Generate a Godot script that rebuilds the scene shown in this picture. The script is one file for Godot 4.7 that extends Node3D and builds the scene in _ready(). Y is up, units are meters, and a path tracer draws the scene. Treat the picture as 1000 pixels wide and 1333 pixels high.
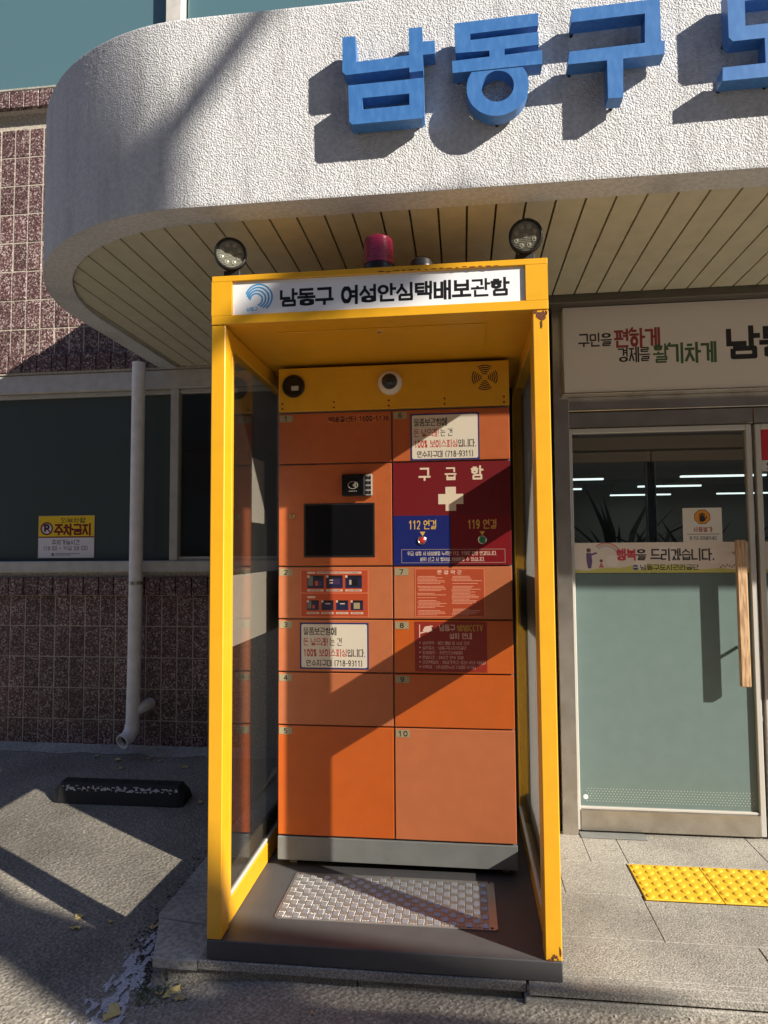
extends Node3D
# A yellow parcel-locker booth under the rounded canopy of a public building, low winter sun from the right.
# x runs along the facade, y up (0 = paving by the door), z out of the facade (0 = front of the booth).

# ---------------------------------------------------------------- mesh builder
class MB:
	var v := PackedVector3Array()
	var n := PackedVector3Array()
	var t := PackedVector2Array()
	# corners run counter-clockwise as seen from the front
	func tri(a: Vector3, b: Vector3, c: Vector3, ua := Vector2.ZERO, ub := Vector2.ZERO, uc := Vector2.ZERO) -> void:
		var q := (b - a).cross(c - a).normalized()
		trin(a, b, c, q, q, q, ua, ub, uc)
	func trin(a: Vector3, b: Vector3, c: Vector3, na: Vector3, nb: Vector3, nc: Vector3, ua := Vector2.ZERO, ub := Vector2.ZERO, uc := Vector2.ZERO) -> void:
		v.append(a); v.append(c); v.append(b)
		n.append(na); n.append(nc); n.append(nb)
		t.append(ua); t.append(uc); t.append(ub)
	func quad(a: Vector3, b: Vector3, c: Vector3, d: Vector3, u0 := Vector2(0, 1), u1 := Vector2(1, 0)) -> void:
		tri(a, b, c, u0, Vector2(u1.x, u0.y), u1)
		tri(a, c, d, u0, u1, Vector2(u0.x, u1.y))
	func quadn(a: Vector3, b: Vector3, c: Vector3, d: Vector3, na: Vector3, nb: Vector3, nc: Vector3, nd: Vector3, ua := Vector2.ZERO, ub := Vector2.ZERO, uc := Vector2.ZERO, ud := Vector2.ZERO) -> void:
		trin(a, b, c, na, nb, nc, ua, ub, uc)
		trin(a, c, d, na, nc, nd, ua, uc, ud)
	func box(lo: Vector3, hi: Vector3, e := 0.0) -> void:
		# eight corners, each with three inset points when the edges are chamfered
		var c := (lo + hi) * 0.5
		var h := (hi - lo) * 0.5
		e = minf(e, minf(h.x, minf(h.y, h.z)) * 0.8)
		for ax in 3:
			var bx := (ax + 1) % 3
			var cx := (ax + 2) % 3
			for s in [-1.0, 1.0]:
				var p := []
				for k in [[-1.0, -1.0], [1.0, -1.0], [1.0, 1.0], [-1.0, 1.0]]:
					var q := Vector3.ZERO
					q[ax] = s * h[ax]
					q[bx] = k[0] * (h[bx] - e)
					q[cx] = k[1] * (h[cx] - e)
					p.append(c + q)
				if s > 0: quad(p[0], p[1], p[2], p[3])
				else: quad(p[1], p[0], p[3], p[2])
		if e <= 0.0: return
		for ax in 3:   # edge running along ax
			var bx := (ax + 1) % 3
			var cx := (ax + 2) % 3
			for sb in [-1.0, 1.0]:
				for sc in [-1.0, 1.0]:
					var q := [Vector3.ZERO, Vector3.ZERO, Vector3.ZERO, Vector3.ZERO]
					for k in 4:
						var w := Vector3.ZERO
						w[ax] = (h[ax] - e) * (-1.0 if k == 0 or k == 3 else 1.0)
						w[bx] = sb * (h[bx] - (e if k >= 2 else 0.0))
						w[cx] = sc * (h[cx] - (0.0 if k >= 2 else e))
						q[k] = c + w
					var out := Vector3.ZERO
					out[bx] = sb; out[cx] = sc
					if (q[1] - q[0]).cross(q[2] - q[0]).dot(out) > 0.0: quad(q[0], q[1], q[2], q[3])
					else: quad(q[3], q[2], q[1], q[0])
		for sx in [-1.0, 1.0]:
			for sy in [-1.0, 1.0]:
				for sz in [-1.0, 1.0]:
					var a := c + Vector3(sx * h.x, sy * (h.y - e), sz * (h.z - e))
					var b := c + Vector3(sx * (h.x - e), sy * h.y, sz * (h.z - e))
					var d := c + Vector3(sx * (h.x - e), sy * (h.y - e), sz * h.z)
					if (b - a).cross(d - a).dot(Vector3(sx, sy, sz)) > 0.0: tri(a, b, d)
					else: tri(a, d, b)
	# a flat plate with its picture on the +z face
	func plate(x0: float, y0: float, x1: float, y1: float, z0: float, z1: float) -> void:
		var e := Vector2(0.004, 0.5)
		quad(Vector3(x0, y0, z1), Vector3(x1, y0, z1), Vector3(x1, y1, z1), Vector3(x0, y1, z1))
		quad(Vector3(x1, y0, z1), Vector3(x1, y0, z0), Vector3(x1, y1, z0), Vector3(x1, y1, z1), e, e)
		quad(Vector3(x0, y0, z0), Vector3(x0, y0, z1), Vector3(x0, y1, z1), Vector3(x0, y1, z0), e, e)
		quad(Vector3(x0, y1, z1), Vector3(x1, y1, z1), Vector3(x1, y1, z0), Vector3(x0, y1, z0), e, e)
		quad(Vector3(x0, y0, z0), Vector3(x1, y0, z0), Vector3(x1, y0, z1), Vector3(x0, y0, z1), e, e)
		quad(Vector3(x1, y0, z0), Vector3(x0, y0, z0), Vector3(x0, y1, z0), Vector3(x1, y1, z0), e, e)
	# a polygon in xy (counter-clockwise) from z0 to z1
	func prism(p: PackedVector2Array, z0: float, z1: float, tr := Transform3D()) -> void:
		if Geometry2D.is_polygon_clockwise(p): p.reverse()
		# (Godot calls y-down order clockwise; check the sign of the area instead)
		var area := 0.0
		for i in p.size():
			var a := p[i]
			var b := p[(i + 1) % p.size()]
			area += a.x * b.y - b.x * a.y
		if area < 0.0: p.reverse()
		var ix := Geometry2D.triangulate_polygon(p)
		for k in range(0, ix.size(), 3):
			var a := p[ix[k]]
			var b := p[ix[k + 1]]
			var c := p[ix[k + 2]]
			if (b - a).cross(c - a) < 0.0:
				var w := b
				b = c
				c = w
			tri(tr * Vector3(a.x, a.y, z1), tr * Vector3(b.x, b.y, z1), tr * Vector3(c.x, c.y, z1), a, b, c)
			tri(tr * Vector3(c.x, c.y, z0), tr * Vector3(b.x, b.y, z0), tr * Vector3(a.x, a.y, z0), c, b, a)
		for i in p.size():
			var a := p[i]
			var b := p[(i + 1) % p.size()]
			quad(tr * Vector3(b.x, b.y, z1), tr * Vector3(a.x, a.y, z1), tr * Vector3(a.x, a.y, z0), tr * Vector3(b.x, b.y, z0))
	func ring(c: Vector2, ro: float, ri: float, z0: float, z1: float, m := 40) -> void:
		for i in m:
			var a := TAU * i / m
			var b := TAU * (i + 1) / m
			var ca := Vector2(cos(a), sin(a))
			var cb := Vector2(cos(b), sin(b))
			var oa := c + ca * ro
			var ob := c + cb * ro
			var ia := c + ca * ri
			var ib := c + cb * ri
			quad(Vector3(ia.x, ia.y, z1), Vector3(oa.x, oa.y, z1), Vector3(ob.x, ob.y, z1), Vector3(ib.x, ib.y, z1))
			quad(Vector3(oa.x, oa.y, z0), Vector3(ob.x, ob.y, z0), Vector3(ob.x, ob.y, z1), Vector3(oa.x, oa.y, z1))
			quad(Vector3(ib.x, ib.y, z0), Vector3(ia.x, ia.y, z0), Vector3(ia.x, ia.y, z1), Vector3(ib.x, ib.y, z1))
	# profile of (radius, height), turned about +y
	func lathe(pr: Array, tr := Transform3D(), m := 28) -> void:
		for k in pr.size() - 1:
			var a: Vector2 = pr[k]
			var b: Vector2 = pr[k + 1]
			if a.distance_to(b) < 1e-6: continue
			var d := (b - a).normalized()
			var nn := Vector2(d.y, -d.x)
			for i in m:
				var p := TAU * i / m
				var q := TAU * (i + 1) / m
				var vp := Vector3(cos(p), 0, -sin(p))
				var vq := Vector3(cos(q), 0, -sin(q))
				var np := (tr.basis * (vp * nn.x + Vector3.UP * nn.y)).normalized()
				var nq := (tr.basis * (vq * nn.x + Vector3.UP * nn.y)).normalized()
				var pa := tr * (vp * a.x + Vector3.UP * a.y)
				var qa := tr * (vq * a.x + Vector3.UP * a.y)
				var qb := tr * (vq * b.x + Vector3.UP * b.y)
				var pb := tr * (vp * b.x + Vector3.UP * b.y)
				if a.x > 1e-6: trin(pa, qa, qb if b.x > 1e-6 else pb, np, nq, nq)
				if b.x > 1e-6: trin(pa, qb, pb, np, nq, np)
	func tube(pts: Array, rad: Array, m := 16, cap := true) -> void:
		var last := []
		var ln := []
		for k in pts.size():
			var d: Vector3 = (pts[mini(k + 1, pts.size() - 1)] - pts[maxi(k - 1, 0)])
			d = d.normalized()
			var s := d.cross(Vector3(0.31, 0.17, 0.93)).normalized()
			var u := s.cross(d)
			var now := []
			var nn := []
			for i in m:
				var a := TAU * i / m
				var q: Vector3 = s * cos(a) + u * sin(a)
				now.append(pts[k] + q * float(rad[k]))
				nn.append(q)
			if k > 0:
				for i in m:
					var j := (i + 1) % m
					quadn(last[i], now[i], now[j], last[j], ln[i], nn[i], nn[j], ln[j])
			if cap and (k == 0 or k == pts.size() - 1):
				for i in m: tri(pts[k], now[i], now[(i + 1) % m])
			last = now
			ln = nn
	func done() -> ArrayMesh:
		var a := []
		a.resize(Mesh.ARRAY_MAX)
		a[Mesh.ARRAY_VERTEX] = v
		a[Mesh.ARRAY_NORMAL] = n
		a[Mesh.ARRAY_TEX_UV] = t
		var m := ArrayMesh.new()
		m.add_surface_from_arrays(Mesh.PRIMITIVE_TRIANGLES, a)
		return m

# ---------------------------------------------------------------- flat print: strokes drawn into a picture
class Print:
	var w: int
	var h: int
	var d := PackedByteArray()
	func _init(ww: int, hh: int, bg: Color) -> void:
		w = ww
		h = hh
		var im := Image.create(w, h, false, Image.FORMAT_RGB8)
		im.fill(bg)
		d = im.get_data()
	func dot(x: int, y: int, c: Color, a: float) -> void:
		if x < 0 or y < 0 or x >= w or y >= h or a <= 0.0: return
		var o := (y * w + x) * 3
		d[o] = int(lerpf(d[o], c.r * 255.0, a))
		d[o + 1] = int(lerpf(d[o + 1], c.g * 255.0, a))
		d[o + 2] = int(lerpf(d[o + 2], c.b * 255.0, a))
	func rect(x0: float, y0: float, x1: float, y1: float, c: Color, r := 0.0) -> void:
		for y in range(maxi(0, int(y0)), mini(h, int(ceil(y1)))):
			for x in range(maxi(0, int(x0)), mini(w, int(ceil(x1)))):
				var dx := maxf(maxf(x0 + r - x - 0.5, x + 0.5 - x1 + r), 0.0)
				var dy := maxf(maxf(y0 + r - y - 0.5, y + 0.5 - y1 + r), 0.0)
				dot(x, y, c, 1.0 if r <= 0.0 else clampf(r + 0.5 - sqrt(dx * dx + dy * dy), 0.0, 1.0))
	func frame(x0: float, y0: float, x1: float, y1: float, e: float, c: Color) -> void:
		rect(x0, y0, x1, y0 + e, c)
		rect(x0, y1 - e, x1, y1, c)
		rect(x0, y0, x0 + e, y1, c)
		rect(x1 - e, y0, x1, y1, c)
	func seg(a: Vector2, b: Vector2, hw: float, c: Color, square := true) -> void:
		var l := a.distance_to(b)
		var u := Vector2.RIGHT if l < 1e-4 else (b - a) / l
		var e := hw if square else 0.0
		var m := hw * 1.5 + 1.0
		for y in range(maxi(0, int(minf(a.y, b.y) - m)), mini(h, int(maxf(a.y, b.y) + m) + 1)):
			for x in range(maxi(0, int(minf(a.x, b.x) - m)), mini(w, int(maxf(a.x, b.x) + m) + 1)):
				var q := Vector2(x + 0.5, y + 0.5) - a
				var al := q.dot(u)
				dot(x, y, c, clampf(0.5 - maxf(absf(q.cross(u)) - hw, maxf(-al - e, al - l - e)), 0.0, 1.0))
	func oval(cx: float, cy: float, rx: float, ry: float, hw: float, c: Color) -> void:
		for y in range(int(cy - ry - hw - 1), int(cy + ry + hw + 2)):
			for x in range(int(cx - rx - hw - 1), int(cx + rx + hw + 2)):
				var q := sqrt(pow((x + 0.5 - cx) / rx, 2) + pow((y + 0.5 - cy) / ry, 2))
				dot(x, y, c, clampf(0.5 - (absf(q - 1.0) * minf(rx, ry) - hw), 0.0, 1.0))
	func disc(cx: float, cy: float, r: float, c: Color) -> void:
		for y in range(int(cy - r - 1), int(cy + r + 2)):
			for x in range(int(cx - r - 1), int(cx + r + 2)):
				dot(x, y, c, clampf(r + 0.5 - Vector2(x + 0.5 - cx, y + 0.5 - cy).length(), 0.0, 1.0))
	func arc(cx: float, cy: float, r: float, hw: float, a0: float, a1: float, c: Color) -> void:
		var k := 24
		for i in k:
			var a := lerpf(a0, a1, float(i) / k)
			var b := lerpf(a0, a1, float(i + 1) / k)
			seg(Vector2(cx + r * cos(a), cy - r * sin(a)), Vector2(cx + r * cos(b), cy - r * sin(b)), hw, c, false)
	func poly(p: PackedVector2Array, c: Color) -> void:
		var lo := p[0]
		var hi := p[0]
		for q in p:
			lo = lo.min(q)
			hi = hi.max(q)
		for y in range(int(lo.y), int(hi.y) + 1):
			for x in range(int(lo.x), int(hi.x) + 1):
				if Geometry2D.is_point_in_polygon(Vector2(x + 0.5, y + 0.5), p): dot(x, y, c, 1.0)
	func texture() -> ImageTexture:
		return ImageTexture.create_from_image(Image.create_from_data(w, h, false, Image.FORMAT_RGB8, d))

# strokes of the Korean letters in a unit box (y down); "o" is a ring over the box given
const JAMO := {
	"ㄱ": [[0, 0, 1, 0, 1, 1]], "ㄴ": [[0, 0, 0, 1, 1, 1]], "ㄷ": [[1, 0, 0, 0, 0, 1, 1, 1]],
	"ㄹ": [[0, 0, 1, 0, 1, .5, 0, .5, 0, 1, 1, 1]], "ㅁ": [[0, 0, 1, 0, 1, 1, 0, 1, 0, 0]],
	"ㅂ": [[0, 0, 0, 1, 1, 1, 1, 0], [0, .48, 1, .48]], "ㅅ": [[.5, 0, .5, .3, 0, 1], [.5, .3, 1, 1]],
	"ㅇ": [["o", 0, 0, 1, 1]], "ㅈ": [[0, 0, 1, 0], [.5, 0, .5, .35, 0, 1], [.5, .35, 1, 1]],
	"ㅊ": [[.32, 0, .68, 0], [0, .26, 1, .26], [.5, .26, .5, .5, 0, 1], [.5, .5, 1, 1]],
	"ㅋ": [[0, 0, 1, 0, 1, 1], [0, .48, 1, .48]], "ㅌ": [[1, 0, 0, 0, 0, 1, 1, 1], [0, .5, 1, .5]],
	"ㅍ": [[0, 0, 1, 0], [0, 1, 1, 1], [.28, 0, .28, 1], [.72, 0, .72, 1]],
	"ㅎ": [[.3, 0, .7, 0], [0, .26, 1, .26], ["o", .1, .46, .9, 1]],
}
const LEAD := ["ㄱ", "ㄱㄱ", "ㄴ", "ㄷ", "ㄷㄷ", "ㄹ", "ㅁ", "ㅂ", "ㅂㅂ", "ㅅ", "ㅅㅅ", "ㅇ", "ㅈ", "ㅈㅈ", "ㅊ", "ㅋ", "ㅌ", "ㅍ", "ㅎ"]
const TAIL := ["", "ㄱ", "ㄱㄱ", "ㄱㅅ", "ㄴ", "ㄴㅈ", "ㄴㅎ", "ㄷ", "ㄹ", "ㄹㄱ", "ㄹㅁ", "ㄹㅂ", "ㄹㅅ", "ㄹㅌ", "ㄹㅍ", "ㄹㅎ", "ㅁ", "ㅂ", "ㅂㅅ", "ㅅ", "ㅅㅅ", "ㅇ", "ㅈ", "ㅊ", "ㅋ", "ㅌ", "ㅍ", "ㅎ"]
# vowels: strokes of the upright part (x 0..1 in its own narrow box) and of the flat part (y 0..1)
const UPRIGHT := {
	0: [[.35, 0, .35, 1], [.35, .45, 1, .45]], 1: [[.15, 0, .15, 1], [.15, .45, .8, .45], [.8, 0, .8, 1]],
	2: [[.35, 0, .35, 1], [.35, .32, 1, .32], [.35, .6, 1, .6]], 4: [[.7, 0, .7, 1], [0, .45, .7, .45]],
	5: [[.35, 0, .35, 1], [.9, 0, .9, 1], [-.1, .45, .35, .45]], 6: [[.7, 0, .7, 1], [0, .32, .7, .32], [0, .6, .7, .6]],
	7: [[.4, 0, .4, 1], [.9, 0, .9, 1], [-.1, .32, .4, .32], [-.1, .6, .4, .6]], 20: [[.6, 0, .6, 1]],
	9: [[.35, 0, .35, 1], [.35, .45, 1, .45]], 10: [[.15, 0, .15, 1], [.15, .45, .8, .45], [.8, 0, .8, 1]], 11: [[.6, 0, .6, 1]],
	14: [[.7, 0, .7, 1], [0, .7, .7, .7]], 15: [[.35, 0, .35, 1], [.9, 0, .9, 1], [-.1, .7, .35, .7]], 16: [[.6, 0, .6, 1]], 19: [[.6, 0, .6, 1]],
}
const FLAT := {
	8: [[0, 1, 1, 1], [.5, 0, .5, 1]], 12: [[0, 1, 1, 1], [.32, 0, .32, 1], [.68, 0, .68, 1]], 13: [[0, 0, 1, 0], [.5, 0, .5, 1]],
	17: [[0, 0, 1, 0], [.32, 0, .32, 1], [.68, 0, .68, 1]], 18: [[0, .5, 1, .5]],
	9: [[0, 1, 1, 1], [.5, 0, .5, 1]], 10: [[0, 1, 1, 1], [.5, 0, .5, 1]], 11: [[0, 1, 1, 1], [.5, 0, .5, 1]],
	14: [[0, 0, 1, 0], [.5, 0, .5, 1]], 15: [[0, 0, 1, 0], [.5, 0, .5, 1]], 16: [[0, 0, 1, 0], [.5, 0, .5, 1]], 19: [[0, .6, 1, .6]],
}
const LATIN := {
	"0": [["o", 0, 0, 1, 1]], "1": [[.1, .2, .55, 0, .55, 1]], "2": [[0, .25, .12, .06, .5, 0, .88, .06, 1, .27, .85, .5, 0, 1, 1, 1]],
	"3": [[0, .1, .4, 0, .85, .06, .95, .26, .8, .44, .4, .48, .8, .52, 1, .74, .85, .94, .4, 1, 0, .9]],
	"4": [[.75, 1, .75, 0, 0, .7, 1, .7]], "5": [[.95, 0, .15, 0, .08, .45, .5, .38, .9, .48, 1, .7, .88, .92, .45, 1, 0, .92]],
	"6": [[.85, .05, .5, 0, .15, .2, .02, .6], ["o", 0, .4, 1, 1]], "7": [[0, 0, 1, 0, .4, 1]], "8": [["o", .08, 0, .92, .46], ["o", 0, .46, 1, 1]],
	"9": [["o", 0, 0, 1, .6], [1, .35, .85, .8, .5, 1, .15, .95]], "-": [[.1, .55, .9, .55]], "(": [[.8, -.1, .45, .2, .35, .5, .45, .8, .8, 1.1]],
	")": [[.2, -.1, .55, .2, .65, .5, .55, .8, .2, 1.1]], ":": [[.5, .3, .5, .32], [.5, .85, .5, .87]], ".": [[.3, 1, .32, 1]], ",": [[.4, .97, .25, 1.15]],
	"!": [[.5, 0, .5, .65], [.5, .97, .5, 1]], "%": [["o", 0, 0, .4, .4], ["o", .6, .6, 1, 1], [.85, 0, .15, 1]], "~": [[0, .6, .2, .45, .45, .5, .6, .6, .8, .62, 1, .45]],
	"C": [[1, .15, .75, 0, .35, 0, .05, .25, 0, .5, .05, .75, .35, 1, .75, 1, 1, .85]], "T": [[0, 0, 1, 0], [.5, 0, .5, 1]], "V": [[0, 0, .5, 1, 1, 0]],
	"S": [[.95, .12, .6, 0, .2, .04, .05, .25, .3, .45, .75, .55, .95, .75, .8, .96, .35, 1, 0, .88]], "E": [[1, 0, 0, 0, 0, 1, 1, 1], [0, .5, .9, .5]],
	"P": [[0, 1, 0, 0, .6, 0, .95, .12, 1, .28, .9, .46, .6, .54, 0, .54]], "◆": [[.3, .5, .6, .5], [.45, .35, .45, .65]],
}
func put_strokes(p: Print, set_: Array, x0: float, y0: float, x1: float, y1: float, hw: float, c: Color) -> void:
	for s in set_:
		if s[0] is String:
			var a := Vector2(lerpf(x0, x1, s[1]), lerpf(y0, y1, s[2]))
			var b := Vector2(lerpf(x0, x1, s[3]), lerpf(y0, y1, s[4]))
			p.oval((a.x + b.x) / 2, (a.y + b.y) / 2, maxf(1.0, (b.x - a.x) / 2), maxf(1.0, (b.y - a.y) / 2), hw, c)
		else:
			for k in range(0, s.size() - 2, 2):
				p.seg(Vector2(lerpf(x0, x1, s[k]), lerpf(y0, y1, s[k + 1])), Vector2(lerpf(x0, x1, s[k + 2]), lerpf(y0, y1, s[k + 3])), hw, c, s.size() <= 8)
				if s.size() > 8 and k > 0: p.disc(lerpf(x0, x1, s[k]), lerpf(y0, y1, s[k + 1]), hw, c)
func jamo(p: Print, set_: String, x0: float, y0: float, x1: float, y1: float, hw: float, c: Color) -> void:
	var k := set_.length()
	for i in k:
		var a := lerpf(x0, x1, float(i) / k)
		var b := lerpf(x0, x1, float(i + 1) / k)
		if k > 1:
			if i == 0: b -= hw * 1.3
			else: a += hw * 1.3
		put_strokes(p, JAMO[set_[i]], a, y0, b, y1, hw, c)
func syllable(p: Print, ch: int, x: float, y: float, w: float, h: float, hw: float, c: Color) -> void:
	var s := ch - 0xAC00
	var l: String = LEAD[s / 588]
	var m := (s % 588) / 28
	var f: String = TAIL[s % 28]
	var top := 0.07
	var bot := 0.94
	var cut := 0.56 if f else 0.94
	if f: hw *= .93
	if f and f[0] in "ㄹㅂ": hw *= .9
	if FLAT.has(m) and UPRIGHT.has(m): hw *= .86
	hw = maxf(hw, .45)
	if FLAT.has(m) and UPRIGHT.has(m):
		var mid := lerpf(top, cut, 0.5)
		jamo(p, l, x + .09 * w, y + top * h, x + .56 * w, y + (mid - .02) * h, hw, c)
		put_strokes(p, FLAT[m], x + .04 * w, y + (mid + .13) * h, x + .63 * w, y + (cut - .04) * h, hw, c)
		put_strokes(p, UPRIGHT[m], x + .7 * w, y + .03 * h, x + .96 * w, y + (cut + .02) * h, hw, c)
	elif FLAT.has(m):
		var mid := lerpf(top, cut, 0.56)
		var up: bool = m in [8, 12]
		jamo(p, l, x + .17 * w, y + top * h, x + .83 * w, y + (mid - .02) * h, hw, c)
		put_strokes(p, FLAT[m], x + .05 * w, y + (mid + (.1 if up else .15)) * h, x + .95 * w, y + (cut - (.05 if up else 0.0)) * h, hw, c)
	else:
		var wide: bool = m in [1, 3, 5, 7]
		jamo(p, l, x + .08 * w, y + (top + .04) * h, x + (.46 if wide else .54) * w, y + (cut - .04) * h, hw, c)
		put_strokes(p, UPRIGHT[m], x + (.58 if wide else .66) * w, y + .03 * h, x + .96 * w, y + (cut + (.03 if f else .05)) * h, hw, c)
	if f: jamo(p, f, x + .2 * w, y + .68 * h, x + .86 * w, y + bot * h, hw, c)
func advance(ch: String) -> float:
	if ch == " ": return 0.4
	if ch in "(): .,!-": return 0.38 if ch != "-" else 0.5
	if ch.unicode_at(0) >= 0xAC00: return 1.0
	return 0.6
# a line of writing fitted into a box; weight is the stroke's share of the height
func write(p: Print, text: String, x0: float, y0: float, x1: float, y1: float, c: Color, weight := 0.12) -> void:
	var total := 0.0
	for ch in text: total += advance(ch)
	var u := (x1 - x0) / total
	var h := y1 - y0
	var x := x0
	for ch in text:
		var a := advance(ch)
		var hw := maxf(0.45, minf(h, u * 1.15) * weight * 0.5)
		if ch.unicode_at(0) >= 0xAC00: syllable(p, ch.unicode_at(0), x + .02 * u, y0, u * .96, h, hw, c)
		elif LATIN.has(ch): put_strokes(p, LATIN[ch], x + u * a * .18, y0 + .1 * h, x + u * a * .82, y0 + .93 * h, hw, c)
		x += a * u
# rows of print too small to read
func fine_print(p: Print, x0: float, y0: float, x1: float, y1: float, rows: int, c: Color, r: RandomNumberGenerator) -> void:
	for i in rows:
		if r.randf() < 0.13: continue
		var y := lerpf(y0, y1, (i + .3) / rows)
		var x := x0 + (8.0 if r.randf() < .5 else 0.0)
		var end := lerpf(x0, x1, r.randf_range(.55, 1.0))
		while x < end:
			var l := r.randf_range(5, 16)
			p.rect(x, y, minf(x + l, end), y + (y1 - y0) / rows * .45, c)
			x += l + 3

# ---------------------------------------------------------------- things
var names := {}
func numbered(called: String) -> String:
	names[called] = names.get(called, -1) + 1
	return called if names[called] == 0 else "%s_%03d" % [called, names[called]]
func tag(o: Node, label: String, category: String, group := "") -> Node:
	o.set_meta("label", label)
	o.set_meta("category", category)
	if group: o.set_meta("group", group)
	return o
func thing(called: String, label: String, category: String, at := Vector3.ZERO, group := "") -> Node3D:
	var o := Node3D.new()
	o.name = numbered(called)
	add_child(o, true)
	o.position = at
	tag(o, label, category, group)
	return o
func put(called: String, m, mat: Material, parent: Node, label := "") -> MeshInstance3D:
	var o := MeshInstance3D.new()
	o.mesh = m.done() if m is MB else m
	o.material_override = mat
	o.name = numbered(called) if parent == self else StringName(called)
	parent.add_child(o, true)
	if label: o.set_meta("label", label)
	return o
func struct(called: String, m, mat: Material, label := "") -> MeshInstance3D:
	var o := put(called, m, mat, self, label)
	o.set_meta("kind", "structure")
	return o
func boxm(lo: Vector3, hi: Vector3, e := 0.0) -> MB:
	var b := MB.new()
	b.box(lo, hi, e)
	return b
func V(x: float, y: float, z: float) -> Vector3: return Vector3(x, y, z)

# ---------------------------------------------------------------- materials
func mat(r: float, g: float, b: float, rough := 0.7, metal := 0.0) -> StandardMaterial3D:
	var m := StandardMaterial3D.new()
	m.albedo_color = Color(r, g, b).linear_to_srgb()
	m.roughness = rough
	m.metallic = metal
	return m
func noise(kind: int, freq: float, oct := 4, seed_ := 1) -> FastNoiseLite:
	var f := FastNoiseLite.new()
	f.noise_type = kind
	f.frequency = freq
	f.fractal_octaves = oct
	f.fractal_type = FastNoiseLite.FRACTAL_FBM if oct > 1 else FastNoiseLite.FRACTAL_NONE
	f.seed = seed_
	return f
func ntex(f: FastNoiseLite, size := 512, ramp := [], normal := 0.0) -> NoiseTexture2D:
	var t := NoiseTexture2D.new()
	t.width = size
	t.height = size
	t.seamless = true
	t.noise = f
	if ramp:
		var g := Gradient.new()
		var at := PackedFloat32Array()
		var cs := PackedColorArray()
		for s in ramp:
			at.append(s[0])
			cs.append(s[1].linear_to_srgb())
		g.offsets = at
		g.colors = cs
		t.color_ramp = g
	if normal > 0.0:
		t.as_normal_map = true
		t.bump_strength = normal
	return t
func C(r: float, g: float, b: float) -> Color: return Color(r, g, b)
func G(v: float) -> Color: return Color(v, v, v)
# colour from noise over the world, with a relief of its own and a coarse second layer
func stone(tex: Texture2D, per_metre: float, rough: float, bump: Texture2D = null, bump_cm := 0.0, coarse: Texture2D = null) -> StandardMaterial3D:
	var m := StandardMaterial3D.new()
	m.albedo_texture = tex
	m.roughness = rough
	m.uv1_triplanar = true
	m.uv1_world_triplanar = true
	m.uv1_scale = Vector3.ONE * per_metre
	if bump:
		m.heightmap_enabled = true
		m.heightmap_texture = bump
		m.heightmap_scale = bump_cm
	if coarse:
		m.detail_enabled = true
		m.detail_albedo = coarse
		m.detail_blend_mode = BaseMaterial3D.BLEND_MODE_MUL
		m.detail_uv_layer = BaseMaterial3D.DETAIL_UV_2
		m.uv2_triplanar = true
		m.uv2_world_triplanar = true
		m.uv2_scale = Vector3.ONE * per_metre * 0.137
	return m
func printed(p: Print, rough := 0.45) -> StandardMaterial3D:
	var m := StandardMaterial3D.new()
	m.albedo_texture = p.texture()
	m.texture_repeat = false
	m.roughness = rough
	return m
func glass(r: float, g: float, b: float, a: float) -> StandardMaterial3D:
	var m := mat(r, g, b, 0.03)
	m.albedo_color.a = a
	m.transparency = BaseMaterial3D.TRANSPARENCY_ALPHA
	return m
# a painted metal sheet: colour with faint blotches and handling marks
func paint(r: float, g: float, b: float, rough: float, amount: float, seed_: int, scale := 1.5) -> StandardMaterial3D:
	var t := ntex(noise(FastNoiseLite.TYPE_SIMPLEX_SMOOTH, 0.012, 5, seed_), 512, [[0.2, C(r, g, b) * (1.0 - amount)], [0.5, C(r, g, b)], [0.8, (C(r, g, b) * (1.0 + amount)).clamp()]])
	var m := stone(t, scale, rough)
	return m

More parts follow.
